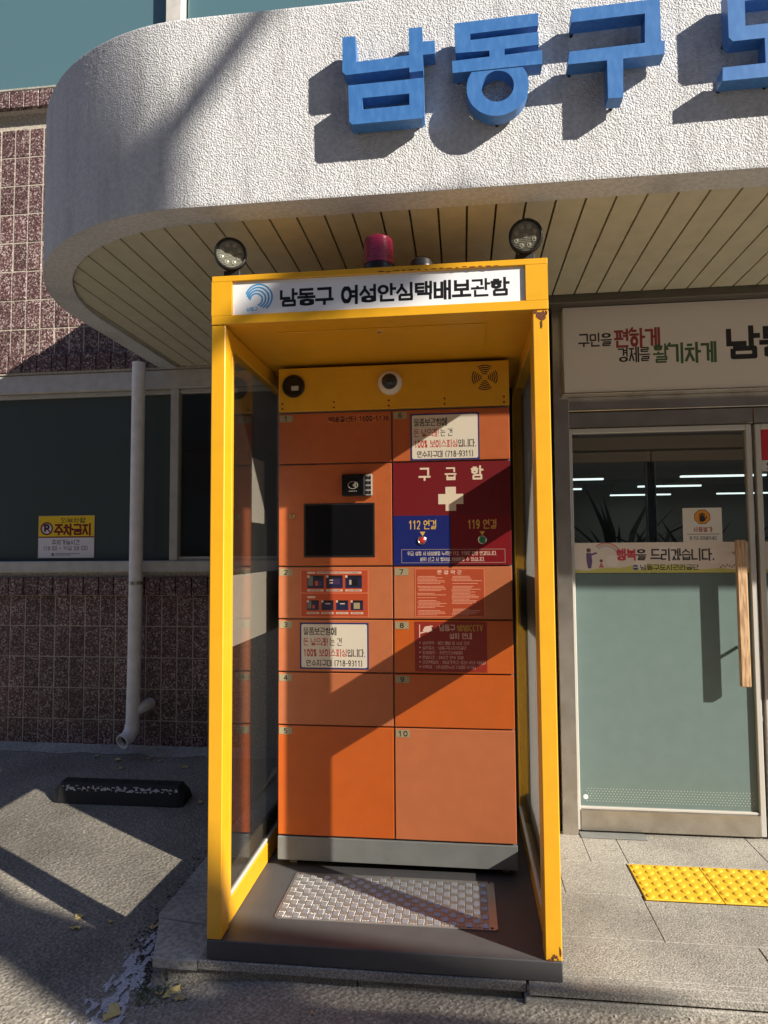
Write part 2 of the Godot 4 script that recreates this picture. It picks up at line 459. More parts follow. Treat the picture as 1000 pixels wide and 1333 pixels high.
var M := {}
func make_materials() -> void:
	var fine := ntex(noise(FastNoiseLite.TYPE_SIMPLEX, 0.12, 4, 3), 512)
	var blotch := ntex(noise(FastNoiseLite.TYPE_SIMPLEX_SMOOTH, 0.012, 5, 8), 512, [[0.15, G(.62)], [0.5, G(.86)], [0.85, G(1.0)]])
	var speck := ntex(noise(FastNoiseLite.TYPE_VALUE_CUBIC, 0.09, 3, 21), 1024, [[0.10, C(.13, .117, .097)], [0.42, C(.235, .212, .176)], [0.6, C(.305, .276, .23)], [0.8, C(.40, .365, .31)], [0.97, C(.54, .50, .43)]])
	M.asphalt = stone(speck, 1.6, 0.9, ntex(noise(FastNoiseLite.TYPE_CELLULAR, 0.06, 2, 5), 512), 0.5, blotch)
	M.granite = stone(ntex(noise(FastNoiseLite.TYPE_VALUE_CUBIC, 0.16, 3, 31), 1024, [[0.15, C(.13, .12, .105)], [0.4, C(.26, .245, .215)], [0.6, C(.36, .335, .295)], [0.85, C(.54, .51, .45)]]), 1.7, 0.75, fine, 0.12, blotch)
	M.concrete = stone(ntex(noise(FastNoiseLite.TYPE_SIMPLEX, 0.03, 6, 41), 512, [[0.2, C(.34, .325, .28)], [0.5, C(.46, .44, .385)], [0.8, C(.54, .52, .46)]]), 2.0, 0.9, fine, 0.15, blotch)
	M.render = stone(ntex(noise(FastNoiseLite.TYPE_SIMPLEX, 0.05, 5, 44), 512, [[0.2, C(.50, .505, .515)], [0.5, C(.57, .575, .59)], [0.8, C(.62, .625, .64)]]), 1.4, 0.92, null, 0.0, ntex(noise(FastNoiseLite.TYPE_SIMPLEX_SMOOTH, 0.02, 5, 9), 512, [[0.15, G(.74)], [0.42, G(.93)], [0.85, G(1.0)]]))
	M.render_rough = M.render.duplicate()
	var lumps := noise(FastNoiseLite.TYPE_SIMPLEX, 0.07, 4, 77)
	lumps.domain_warp_enabled = true
	lumps.domain_warp_amplitude = 14.0
	lumps.domain_warp_frequency = 0.04
	M.render_rough.heightmap_enabled = true
	M.render_rough.heightmap_texture = ntex(lumps, 1024)
	M.render_rough.heightmap_scale = 0.42
	M.render_rough.uv2_scale = Vector3(1.3, .16, 1.3)   # rain-washed streaks
	for i in 4:
		var k: float = [1.0, .82, 1.15, .92][i]
		var flecks := noise(FastNoiseLite.TYPE_CELLULAR, 0.12, 1, 50 + i)
		flecks.cellular_return_type = FastNoiseLite.RETURN_CELL_VALUE
		flecks.domain_warp_enabled = true
		flecks.domain_warp_amplitude = 5.0
		flecks.domain_warp_frequency = 0.09
		var tm := stone(ntex(flecks, 512, [[0.0, C(.035, .018, .017) * k], [0.30, C(.075, .035, .034) * k], [0.55, C(.12, .06, .057) * k], [0.70, C(.17, .10, .095) * k], [0.80, C(.27, .20, .19) * k], [1.0, C(.44, .38, .355) * k]]), 2.0, 0.55, fine, 0.1)
		M["tile%d" % i] = tm
	M.grout = stone(ntex(noise(FastNoiseLite.TYPE_SIMPLEX, 0.05, 4, 61), 256, [[0.3, C(.33, .295, .245)], [0.7, C(.47, .425, .36)]]), 3.0, 0.95)
	M.yellow = paint(.66, .33, .012, 0.38, .03, 71)
	M.yellow.clearcoat_enabled = true
	M.yellow.clearcoat = 0.25
	M.yellow.clearcoat_roughness = 0.25
	M.orange_new = paint(.50, .10, .012, 0.36, .03, 73, 1.6)
	M.orange_faded = paint(.46, .138, .05, 0.5, .035, 74, 1.6)
	M.orange_mid = paint(.42, .10, .026, 0.45, .04, 75, 2.2)
	M.grey_metal = paint(.17, .178, .172, 0.42, .06, 76)
	M.dark_base = paint(.062, .061, .064, 0.5, .05, 78)
	M.black_steel = mat(.008, .008, .008, .7)
	M.black_plastic = mat(.014, .014, .015, .35)
	M.rubber = stone(ntex(noise(FastNoiseLite.TYPE_SIMPLEX, 0.08, 4, 81), 256, [[0.3, G(.008)], [0.7, G(.022)]]), 4.0, 0.7, fine, 0.15)
	M.chrome = mat(.55, .54, .52, .28, 1.0)
	M.alu = mat(.50, .485, .45, .4, .25)
	M.steel = stone(ntex(noise(FastNoiseLite.TYPE_SIMPLEX, 0.01, 4, 83), 256, [[0.2, C(.44, .40, .345)], [0.8, C(.54, .50, .44)]]), 2.0, 0.34)
	M.steel.metallic = 0.9
	M.steel.roughness = 0.26
	M.white_frame = paint(.48, .465, .43, .5, .08, 84)
	M.soffit = paint(.54, .51, .385, .55, .05, 85)
	M.dark = mat(.012, .012, .012, .8)
	M.blue = stone(ntex(noise(FastNoiseLite.TYPE_SIMPLEX, 0.02, 5, 86), 512, [[0.2, C(.036, .138, .37)], [0.5, C(.043, .150, .39)], [0.85, C(.056, .172, .42)]]), 1.6, 0.42)
	M.blue.uv1_scale = Vector3(3.2, 1.1, 3.2)
	M.pane = glass(.02, .03, .03, .10)
	M.booth_glass = glass(.022, .022, .018, .20)
	M.window = glass(.072, .092, .088, .90)
	M.clear_pane = glass(.03, .034, .034, .22)
	M.upper_glass = glass(.080, .160, .185, .93)
	M.film = paint(.118, .165, .158, .25, .025, 88)
	M.film.backlight_enabled = true
	M.film.backlight = Color(.16, .18, .17)
	M.pipe = paint(.78, .76, .74, .5, .08, 89)
	M.paper_back = mat(.42, .385, .315, .7)
	M.print_dark = mat(.035, .03, .028, .5)
	M.tactile = paint(.62, .375, .012, .55, .08, 90, 3.0)
	M.rust = stone(ntex(noise(FastNoiseLite.TYPE_SIMPLEX, 0.06, 4, 91), 256, [[0.25, C(.05, .015, .008)], [0.7, C(.17, .05, .018)]]), 9.0, .95)
	M.wood = stone(ntex(noise(FastNoiseLite.TYPE_SIMPLEX, 0.02, 4, 92), 256, [[0.2, C(.3, .17, .085)], [0.7, C(.5, .33, .19)]]), 1.0, .5)
	M.wood.uv1_scale = Vector3(14, 1.5, 14)
	M.leaf = mat(.66, .52, .20, .6)
	M.leaf.backlight_enabled = true
	M.leaf.backlight = Color(.3, .22, .03)
	M.leaf_dry = mat(.50, .36, .17, .7)
	M.weed = mat(.05, .085, .02, .7)
	M.bark = stone(ntex(noise(FastNoiseLite.TYPE_SIMPLEX, 0.04, 5, 93), 256, [[0.2, C(.07, .055, .045)], [0.8, C(.2, .17, .14)]]), 2.0, .95)
	M.flange = mat(.09, .07, .05, .6)
	M.old_paint = stone(ntex(noise(FastNoiseLite.TYPE_SIMPLEX, 0.06, 4, 94), 256, [[0.2, C(.38, .37, .40)], [0.8, C(.62, .61, .66)]]), 4.0, .8)
	M.diamond = paint(.46, .45, .43, .34, .06, 95)
	M.diamond.metallic = 0.75

# ---------------------------------------------------------------- the scene
func _ready() -> void:
	var cam := Camera3D.new()
	cam.name = "camera"
	cam.position = V(0.8914, 1.3976, 2.2741)
	cam.rotation = V(0.0576, 0.1167, -0.0070)
	cam.fov = 75.253
	cam.near = 0.05
	cam.far = 400.0
	add_child(cam)
	cam.current = true
	var sky_mat := ProceduralSkyMaterial.new()
	sky_mat.sky_top_color = Color(0.37, 0.45, 0.62)
	sky_mat.sky_horizon_color = Color(0.86, 0.87, 0.885)
	sky_mat.sky_curve = 0.14
	sky_mat.ground_horizon_color = Color(0.5, 0.5, 0.48)
	sky_mat.ground_bottom_color = Color(0.2, 0.19, 0.18)
	var sky := Sky.new()
	sky.sky_material = sky_mat
	var env := Environment.new()
	env.background_mode = Environment.BG_SKY
	env.sky = sky
	env.background_energy_multiplier = 0.62
	env.tonemap_mode = Environment.TONE_MAPPER_LINEAR
	env.tonemap_exposure = 2.2
	env.sdfgi_enabled = true
	env.ssao_enabled = true
	env.ssil_enabled = true
	var we := WorldEnvironment.new()
	we.name = "world"
	we.environment = env
	add_child(we)
	var sun := DirectionalLight3D.new()
	sun.name = "sun"
	sun.light_color = Color(1.0, 0.965, 0.905)
	sun.light_energy = 1.5
	sun.light_angular_distance = 0.55
	sun.shadow_enabled = true
	add_child(sun)
	sun.look_at_from_position(V(1.877, 1.17, 1.0) * 10.0, Vector3.ZERO)

	make_materials()
	build_ground()
	build_paving()
	build_wall()
	build_windows()
	build_canopy()
	build_entrance()
	build_interior()
	build_booth()
	build_locker()
	build_roof_lamps()
	build_letters()
	build_small_things()
	build_surroundings()

func ground_y(x: float, z: float) -> float:
	var front := -0.1 + 0.045 * smoothstep(-0.25, 0.25, x)
	if z >= 0.0: return front
	return front + 0.05 * pow(maxf(z, -2.0), 2)

func build_ground() -> void:
	var b := MB.new()
	var xs := [-150.0, -30.0, -8.0, -4.0, -2.5, -1.5, -0.9, -0.6, -0.4, -0.28, -0.2, -0.12, -0.05, 0.04, 0.12, 0.2, 0.3, 0.5, 1.2, 2.0, 4.0, 9.0, 30.0, 150.0]
	var zs := [150.0, 40.0, 14.0, 6.0, 3.0, 1.5, 0.7, 0.3, 0.1, 0.0, -0.2, -0.5, -0.9, -1.1, -1.3, -1.5, -1.7, -1.85, -1.95, -2.1]
	for i in xs.size() - 1:
		for j in zs.size() - 1:
			if xs[i] > -0.3 and zs[j + 1] < -0.55: continue
			if xs[i] > 0.03 and zs[j] <= 0.0: continue
			var p := func(x: float, z: float) -> Vector3: return V(x, ground_y(x, z), z)
			b.quad(p.call(xs[i], zs[j]), p.call(xs[i + 1], zs[j]), p.call(xs[i + 1], zs[j + 1]), p.call(xs[i], zs[j + 1]))
	struct("asphalt_ground", b, M.asphalt, "grey asphalt of the road and parking bay")
	# pale concrete strip at the foot of the tiled wall
	var s := MB.new()
	var r := RandomNumberGenerator.new()
	r.seed = 4
	var zf := -1.90
	var x := -4.0
	while x < -0.3:
		var z2 := -1.90 + r.randf_range(-.022, .022)
		s.quad(V(x, ground_y(x, zf) + .003, zf), V(x + .08, ground_y(x + .08, z2) + .003, z2), V(x + .08, .125, -2.03), V(x, .125, -2.03))
		zf = z2
		x += .08
	struct("concrete_strip", s, M.concrete, "pale concrete strip at the foot of the tiled wall")

func flake_field(at: Callable, nx: int, nz: int, cell: float, keep: Callable, lift: float) -> MB:
	var b := MB.new()
	for i in nx:
		for j in nz:
			if not keep.call(i, j): continue
			var x := i * cell
			var z := j * cell
			var p := [at.call(x, z), at.call(x + cell, z), at.call(x + cell, z - cell), at.call(x, z - cell)]
			for k in 4: p[k] += Vector3.UP * lift
			b.quad(p[0], p[1], p[2], p[3])
	return b

func build_paving() -> void:
	var pave := Node3D.new()
	pave.name = "pavement"
	add_child(pave)
	pave.set_meta("kind", "structure")
	pave.set_meta("label", "raised granite paving in front of the entrance")
	var r := RandomNumberGenerator.new()
	r.seed = 11
	# bed under the slabs, then the slabs with open joints
	put("paving_bed", boxm(V(1.08, -.033, -1.25), V(6.0, -.012, 0.005)), M.concrete, pave)
	var slab := func(x0: float, z0: float, x1: float, z1: float) -> void:
		var dy := r.randf_range(-.0012, .0012)
		put("paving_slab", boxm(V(x0 + .0012, -.024, z0 + .0012), V(x1 - .0012, dy, z1 - .0012), .002), M.granite, pave)
	# rows from the door outwards; a gap is left for the tactile tiles
	for c in [[1.085, 1.445], [1.445, 1.607], [1.607, 2.224], [2.224, 2.84], [2.84, 3.46], [3.46, 4.1]]:
		slab.call(c[0], -1.25, c[1], -.872)
	for c in [[1.085, 1.29], [1.29, 1.594]]: slab.call(c[0], -.872, c[1], -.586)
	for c in [[1.594, 2.2], [2.2, 2.84], [2.84, 3.46], [3.46, 4.1]]: slab.call(c[0], -.872, c[1], -.856)
	for c in [[1.085, 1.588], [1.588, 2.2], [2.2, 2.84], [2.84, 3.46], [3.46, 4.1]]: slab.call(c[0], -.552 if c[0] > 1.5 else -.586, c[1], -.27)
	for c in [[1.085, 1.9], [1.9, 2.84], [2.84, 4.1]]:
		# front slab with two grooves worn across its edge
		slab.call(c[0], -.27, c[1], -.045)
		slab.call(c[0], -.043, c[1], -.016)
		slab.call(c[0], -.0145, c[1], .032)
	# below the slabs: a set-back course in the shade of their edge
	var kx := [-.15, .52, 1.07, 1.9, 2.9, 4.2]
	for i in kx.size() - 1:
		put("kerb_stone", boxm(V(kx[i] + .0015, -.3, -.25), V(kx[i + 1] - .0015, -.034, -.02 if i < 2 else .030), .004), M.granite, pave)
	# slab that carries the booth, and the old concrete end with its slanted corner
	put("booth_footing", boxm(V(-.03, -.033, -1.25), V(1.078, -.001, .004), .003), M.granite, pave)
	var flat := Transform3D(Basis(V(1, 0, 0), V(0, 0, -1), V(0, 1, 0)), Vector3.ZERO)
	var end := MB.new()
	end.prism(PackedVector2Array([Vector2(-.294, 1.9), Vector2(-.294, .262), Vector2(-.282, .243), Vector2(-.032, .205), Vector2(-.032, 1.9)]), -.25, -.001, flat)
	put("concrete_end_block", end, M.concrete, pave, "pale worn concrete end of the paving")
	var e2 := MB.new()
	e2.prism(PackedVector2Array([Vector2(-.280, .240), Vector2(-.192, -.002), Vector2(-.032, -.004), Vector2(-.032, .201)]), -.036, -.006, flat)
	put("concrete_corner_slab", e2, M.concrete, pave)
	var e3 := MB.new()
	e3.prism(PackedVector2Array([Vector2(-.262, .235), Vector2(-.176, .03), Vector2(-.032, .03), Vector2(-.032, .201)]), -.25, -.037, flat)
	put("corner_footing", e3, M.granite, pave)

	# tactile tiles
	var dome := MB.new()
	dome.lathe([Vector2(.0175, 0), Vector2(.016, .0022), Vector2(.0125, .0042), Vector2(.007, .0052), Vector2(0, .0055)], Transform3D(), 14)
	var dome_mesh := dome.done()
	var base := boxm(V(.001, 0, -.299), V(.299, .007, -.001), .002).done()
	for i in 3:
		var what: String = ["yellow tactile tile with domes, first tile on the booth side", "yellow tactile tile with domes, second tile from the booth", "yellow tactile tile with domes, third tile from the booth"][i]
		var t := thing("tactile_tile", what, "tactile tile", V(1.597 + .3 * i, -.001, -.554), "yellow tactile tiles before the entrance")
		put("plate", base, M.tactile, t)
		for a in 6:
			for c in 6:
				var o := put("dome", dome_mesh, M.tactile, t)
				o.position = V(.025 + .05 * a, .0068, -.025 - .05 * c)
	# steel cover at the sill of the door
	var cover := thing("sill_cover", "thin grey metal floor cover at the foot of the glass door", "floor plate", V(1.6, 0, -1.16))
	put("plate", boxm(V(-.155, .001, -.02), V(.155, .006, .045), .0015), M.grey_metal, cover)

func build_wall() -> void:
	var wall := thing("tiled_wall", "wall of speckled reddish brown granite tiles with pale joints", "wall", V(0, 0, -2.0))
	put("backing", boxm(V(-9, .0, -.3), V(-.1, 1.262, -.0045)), M.grout, wall)
	put("backing", boxm(V(-9, 2.655, -.3), V(6, 4.672, -.0045)), M.grout, wall)
	put("return_wall", boxm(V(-.1, 0, -.3), V(1.3, 2.655, .78)), M.grout, wall)
	var r := RandomNumberGenerator.new()
	r.seed = 5
	var shapes := []
	for k in 3: shapes.append(boxm(V(.0045, .0045, -.014), V(.1045, .2045, -.0008 * k), .002).done())
	var edge := boxm(V(.0035, .0, -.014), V(.1055, .122, .028), .003).done()
	var lift := func(mesh: Mesh, x: float, y: float) -> void:
		var o := put("tile", mesh, M["tile%d" % r.randi_range(0, 3)], wall)
		o.position = V(x, y, r.randf_range(-.0015, .001))
	var x := -2.862
	while x < -.62:
		lift.call(edge, x, 1.108)
		for row in 5: lift.call(shapes[r.randi_range(0, 2)], x, 1.105 - .2072 * (row + 1))
		x += .1092
	x = -2.80
	while x < -1.02:
		for row in 8: lift.call(shapes[r.randi_range(0, 2)], x, 2.762 + .2095 * row)
		lift.call(edge, x, 2.655)
		var o := put("tile", edge, M["tile%d" % r.randi_range(0, 3)], wall)
		o.position = V(x, 4.548, .045)
		x += .1092
	put("ledge_backing", boxm(V(-9, 4.548, -.02), V(-1.0, 4.668, .04)), M.grout, wall)
	put("lintel_slab", boxm(V(-9, 2.640, -.05), V(-.1, 2.654, .02)), M.grout, wall)

func build_windows() -> void:
	# ground-floor window
	var w := thing("window", "wide dark green tinted window in a pale frame beside the drainpipe", "window", V(0, 0, -2.0))
	var f := MB.new()
	f.box(V(-6, 2.508, -.08), V(-.1, 2.638, .012), .006)
	f.box(V(-6, 1.262, -.08), V(-.1, 1.338, .022), .006)
	f.box(V(-1.066, 1.338, -.07), V(-1.008, 2.508, .004), .004)
	put("frame", f, M.white_frame, w)
	var f2 := MB.new()
	f2.box(V(-6, 2.478, -.06), V(-1.066, 2.506, -.018), .003)
	f2.box(V(-1.008, 2.478, -.06), V(-.1, 2.506, -.018), .003)
	f2.box(V(-1.008, 1.340, -.06), V(-.1, 1.365, -.018), .003)
	put("sash", f2, M.white_frame, w)
	put("pane", boxm(V(-6, 1.339, -.046), V(-1.067, 2.477, -.040)), M.window, w, "dark green tinted pane")
	put("pane", boxm(V(-1.007, 1.366, -.046), V(-.12, 2.477, -.040)), M.clear_pane, w, "clear untinted pane by the booth")
	# office behind the glass, closed and unlit
	var room := thing("office_room", "dim empty office behind the tinted window", "room", V(0, 0, -2.0))
	var rm := MB.new()
	rm.box(V(-6.2, .9, -4.1), V(-.1, 3.0, -4.0))
	rm.box(V(-6.2, .9, -4.0), V(-6.1, 3.0, -.31))
	rm.box(V(-.3, .9, -4.0), V(-.2, 3.0, -.31))
	put("walls", rm, mat(.3, .29, .27, .9), room)
	put("floor", boxm(V(-6.1, .8, -4.0), V(-.3, .9, -.31)), mat(.15, .14, .13, .8), room)
	put("ceiling", boxm(V(-6.1, 2.7, -4.0), V(-.3, 2.8, -.31)), mat(.5, .5, .48, .9), room)
	# parking notice stuck on the glass
	var p := Print.new(656, 480, Color(.86, .84, .85))
	p.rect(0, 0, 656, 238, Color(.93, .77, .13))
	p.rect(0, 236, 656, 250, Color(.46, .10, .10))
	write(p, "외부차량", 262, 24, 552, 84, Color(.12, .10, .08), .11)
	p.disc(98, 146, 74, Color(.42, .08, .10))
	p.disc(98, 146, 57, Color(.86, .82, .84))
	put_strokes(p, LATIN["P"], 78, 106, 120, 182, 11, Color(.10, .09, .14))
	p.seg(Vector2(58, 108), Vector2(138, 184), 7, Color(.42, .08, .10), false)
	write(p, "주차금지", 186, 98, 622, 218, Color(.45, .06, .06), .19)
	write(p, "주차가능시간", 160, 274, 490, 330, Color(.12, .11, .16), .1)
	write(p, "(18:00 ~ 익일 08:00)", 62, 344, 586, 394, Color(.14, .13, .15), .09)
	p.disc(176, 440, 17, Color(.2, .2, .3))
	p.rect(164, 437, 190, 441, Color(.86, .84, .85))
	var r := RandomNumberGenerator.new()
	r.seed = 8
	for row in 2:
		var x := 206.0
		while x < (482 if row == 0 else 380):
			var l := r.randf_range(5, 12)
			p.rect(x, 426 + row * 17, x + l, 434 + row * 17, Color(.3, .3, .34))
			x += l + 3
	p.frame(0, 0, 656, 480, 3, Color(.75, .73, .7))
	var sign_ := thing("parking_notice", "yellow and white no-parking notice stuck inside the dark window", "notice", V(-2.035, 1.36, -2.036))
	var b := MB.new()
	b.plate(0, 0, .413, .293, -.002, .002)
	put("sheet", b, printed(p), sign_)
	# upper-floor window
	var u := thing("upper_window", "teal glass of the upper floor window above the tiles", "window", V(0, 4.672, -2.0))
	put("pane", boxm(V(-6, .02, -.1), V(-1.14, 2.4, -.06)), M.upper_glass, u)
	put("pane", boxm(V(-1.0, .02, -.1), V(5, 2.4, -.06)), M.upper_glass, u)
	put("mullion", boxm(V(-1.135, .02, -.12), V(-1.015, 2.4, .01), .006), M.white_frame, u, "white upright between the upper panes")
	put("sill", boxm(V(-6, -.002, -.2), V(5, .018, .075), .004), M.concrete, u)
	put("upper_room", boxm(V(-6, .02, -.6), V(5, 2.6, -.5)), mat(.40, .40, .38, .9), u)

const CX := -0.08
const CZ := -1.015
func rim(rad: float) -> Array:   # plan of the canopy's edge at a distance from the corner centre
	var p := [Vector2(CX - rad, -2.0)]
	for i in 41:
		var a := PI / 2 * i / 40.0
		p.append(Vector2(CX - rad * cos(a), CZ + rad * sin(a)))
	p.append(Vector2(7.0, CZ + rad))
	return p
func build_canopy() -> void:
	var c := thing("canopy", "rounded off-white rough plaster canopy over the entrance", "canopy", V(0, 0, 0))
	# fascia, cut finely so the plaster's lumps are real
	var b := MB.new()
	var lum := noise(FastNoiseLite.TYPE_SIMPLEX, 1.0, 3, 17)
	var path := rim(1.05)
	var outline := []   # [x, z, nx, nz]
	for k in path.size() - 1:
		var a: Vector2 = path[k]
		var q: Vector2 = path[k + 1]
		var steps := maxi(1, int(ceil(minf(a.distance_to(q), 3.0) / .006))) if q.x < 5.0 else 430
		if q.x > 5.0: q = Vector2(2.5, q.y)
		for s in steps:
			var w := a.lerp(q, float(s) / steps)
			var nn := Vector2(-1, 0) if w.y < CZ else (Vector2(0, 1) if w.x > CX else (w - Vector2(CX, CZ)).normalized())
			outline.append([w, nn])
	outline.append([Vector2(2.5, CZ + 1.05), Vector2(0, 1)])
	var rows := 120
	var grid := []
	for k in outline.size():
		var col := PackedVector3Array()
		var w: Vector2 = outline[k][0]
		var nn: Vector2 = outline[k][1]
		for j in rows + 1:
			var y := lerpf(2.64, 3.36, float(j) / rows)
			var s := 92.0
			var d := lum.get_noise_3d(w.x * s, y * s, w.y * s)
			d = d * absf(d) * .9 + d * .35
			var off := .0023 * d
			if j == 0 or j == rows: off = -.003
			col.append(V(w.x + nn.x * off, y, w.y + nn.y * off))
		grid.append(col)
	var nrm := []
	for k in grid.size():
		var cn := PackedVector3Array()
		for j in rows + 1:
			var du: Vector3 = grid[mini(k + 1, grid.size() - 1)][j] - grid[maxi(k - 1, 0)][j]
			var dv: Vector3 = grid[k][mini(j + 1, rows)] - grid[k][maxi(j - 1, 0)]
			cn.append(du.cross(dv).normalized())
		nrm.append(cn)
	for k in grid.size() - 1:
		for j in rows:
			b.quadn(grid[k][j], grid[k + 1][j], grid[k + 1][j + 1], grid[k][j + 1], nrm[k][j], nrm[k + 1][j], nrm[k + 1][j + 1], nrm[k][j + 1])
	put("fascia", b, M.render_rough, c)
	var far := MB.new()
	far.box(V(2.5, 2.64, -.2), V(7.0, 3.36, .034))
	put("fascia", far, M.render_rough, c)
	# underside rim, its inner lip, roof and core
	var inner := rim(.93)
	var core := MB.new()
	for k in path.size() - 1:
		var a: Vector2 = path[k]
		var q: Vector2 = path[k + 1]
		var ia: Vector2 = inner[k]
		var iq: Vector2 = inner[k + 1]
		core.quad(V(a.x, 2.641, a.y), V(ia.x, 2.641, ia.y), V(iq.x, 2.641, iq.y), V(q.x, 2.641, q.y))
		core.quad(V(ia.x, 2.641, ia.y), V(ia.x, 2.70, ia.y), V(iq.x, 2.70, iq.y), V(iq.x, 2.641, iq.y))
	put("rim", core, M.render, c, "smooth underside rim")
	var roof := MB.new()
	var poly := PackedVector2Array()
	for q in path: poly.append(Vector2(q.x + (.006 if q.x < 6 else 0.0), q.y - .006))
	poly.append(Vector2(7.0, -2.0))
	roof.prism(poly, -3.36, -3.30, Transform3D(Basis(V(1, 0, 0), V(0, 0, 1), V(0, -1, 0)), Vector3.ZERO))
	put("roof_slab", roof, M.render, c)
	var plenum := MB.new()
	plenum.prism(poly, -2.73, -2.69, Transform3D(Basis(V(1, 0, 0), V(0, 0, 1), V(0, -1, 0)), Vector3.ZERO))
	put("plenum", plenum, M.concrete, c)
	# long beige boards with open grooves, their front ends following the rim
	var edge := func(x: float) -> float:
		if x >= CX: return CZ + .928
		return CZ + sqrt(maxf(0.0, .928 * .928 - (x - CX) * (x - CX)))
	var x := .713 - .1065 * 17
	while x < 4.6:
		var x0 := maxf(x + .0042, CX - .927)
		var x1 := x + .1065 - .0042
		if x1 > x0 + .01:
			var p := PackedVector2Array()
			var back := -1.985 if x0 < 1.2 else -1.03
			p.append(Vector2(x0, -back))
			p.append(Vector2(x1, -back))
			for i in 7:
				var q := lerpf(x1, x0, i / 6.0)
				p.append(Vector2(q, -minf(edge.call(q), 10.0)))
			var s := MB.new()
			s.prism(p, 2.656, 2.672, Transform3D(Basis(V(1, 0, 0), V(0, 0, -1), V(0, 1, 0)), Vector3.ZERO))
			put("soffit_board", s, M.soffit, c)
		x += .1065

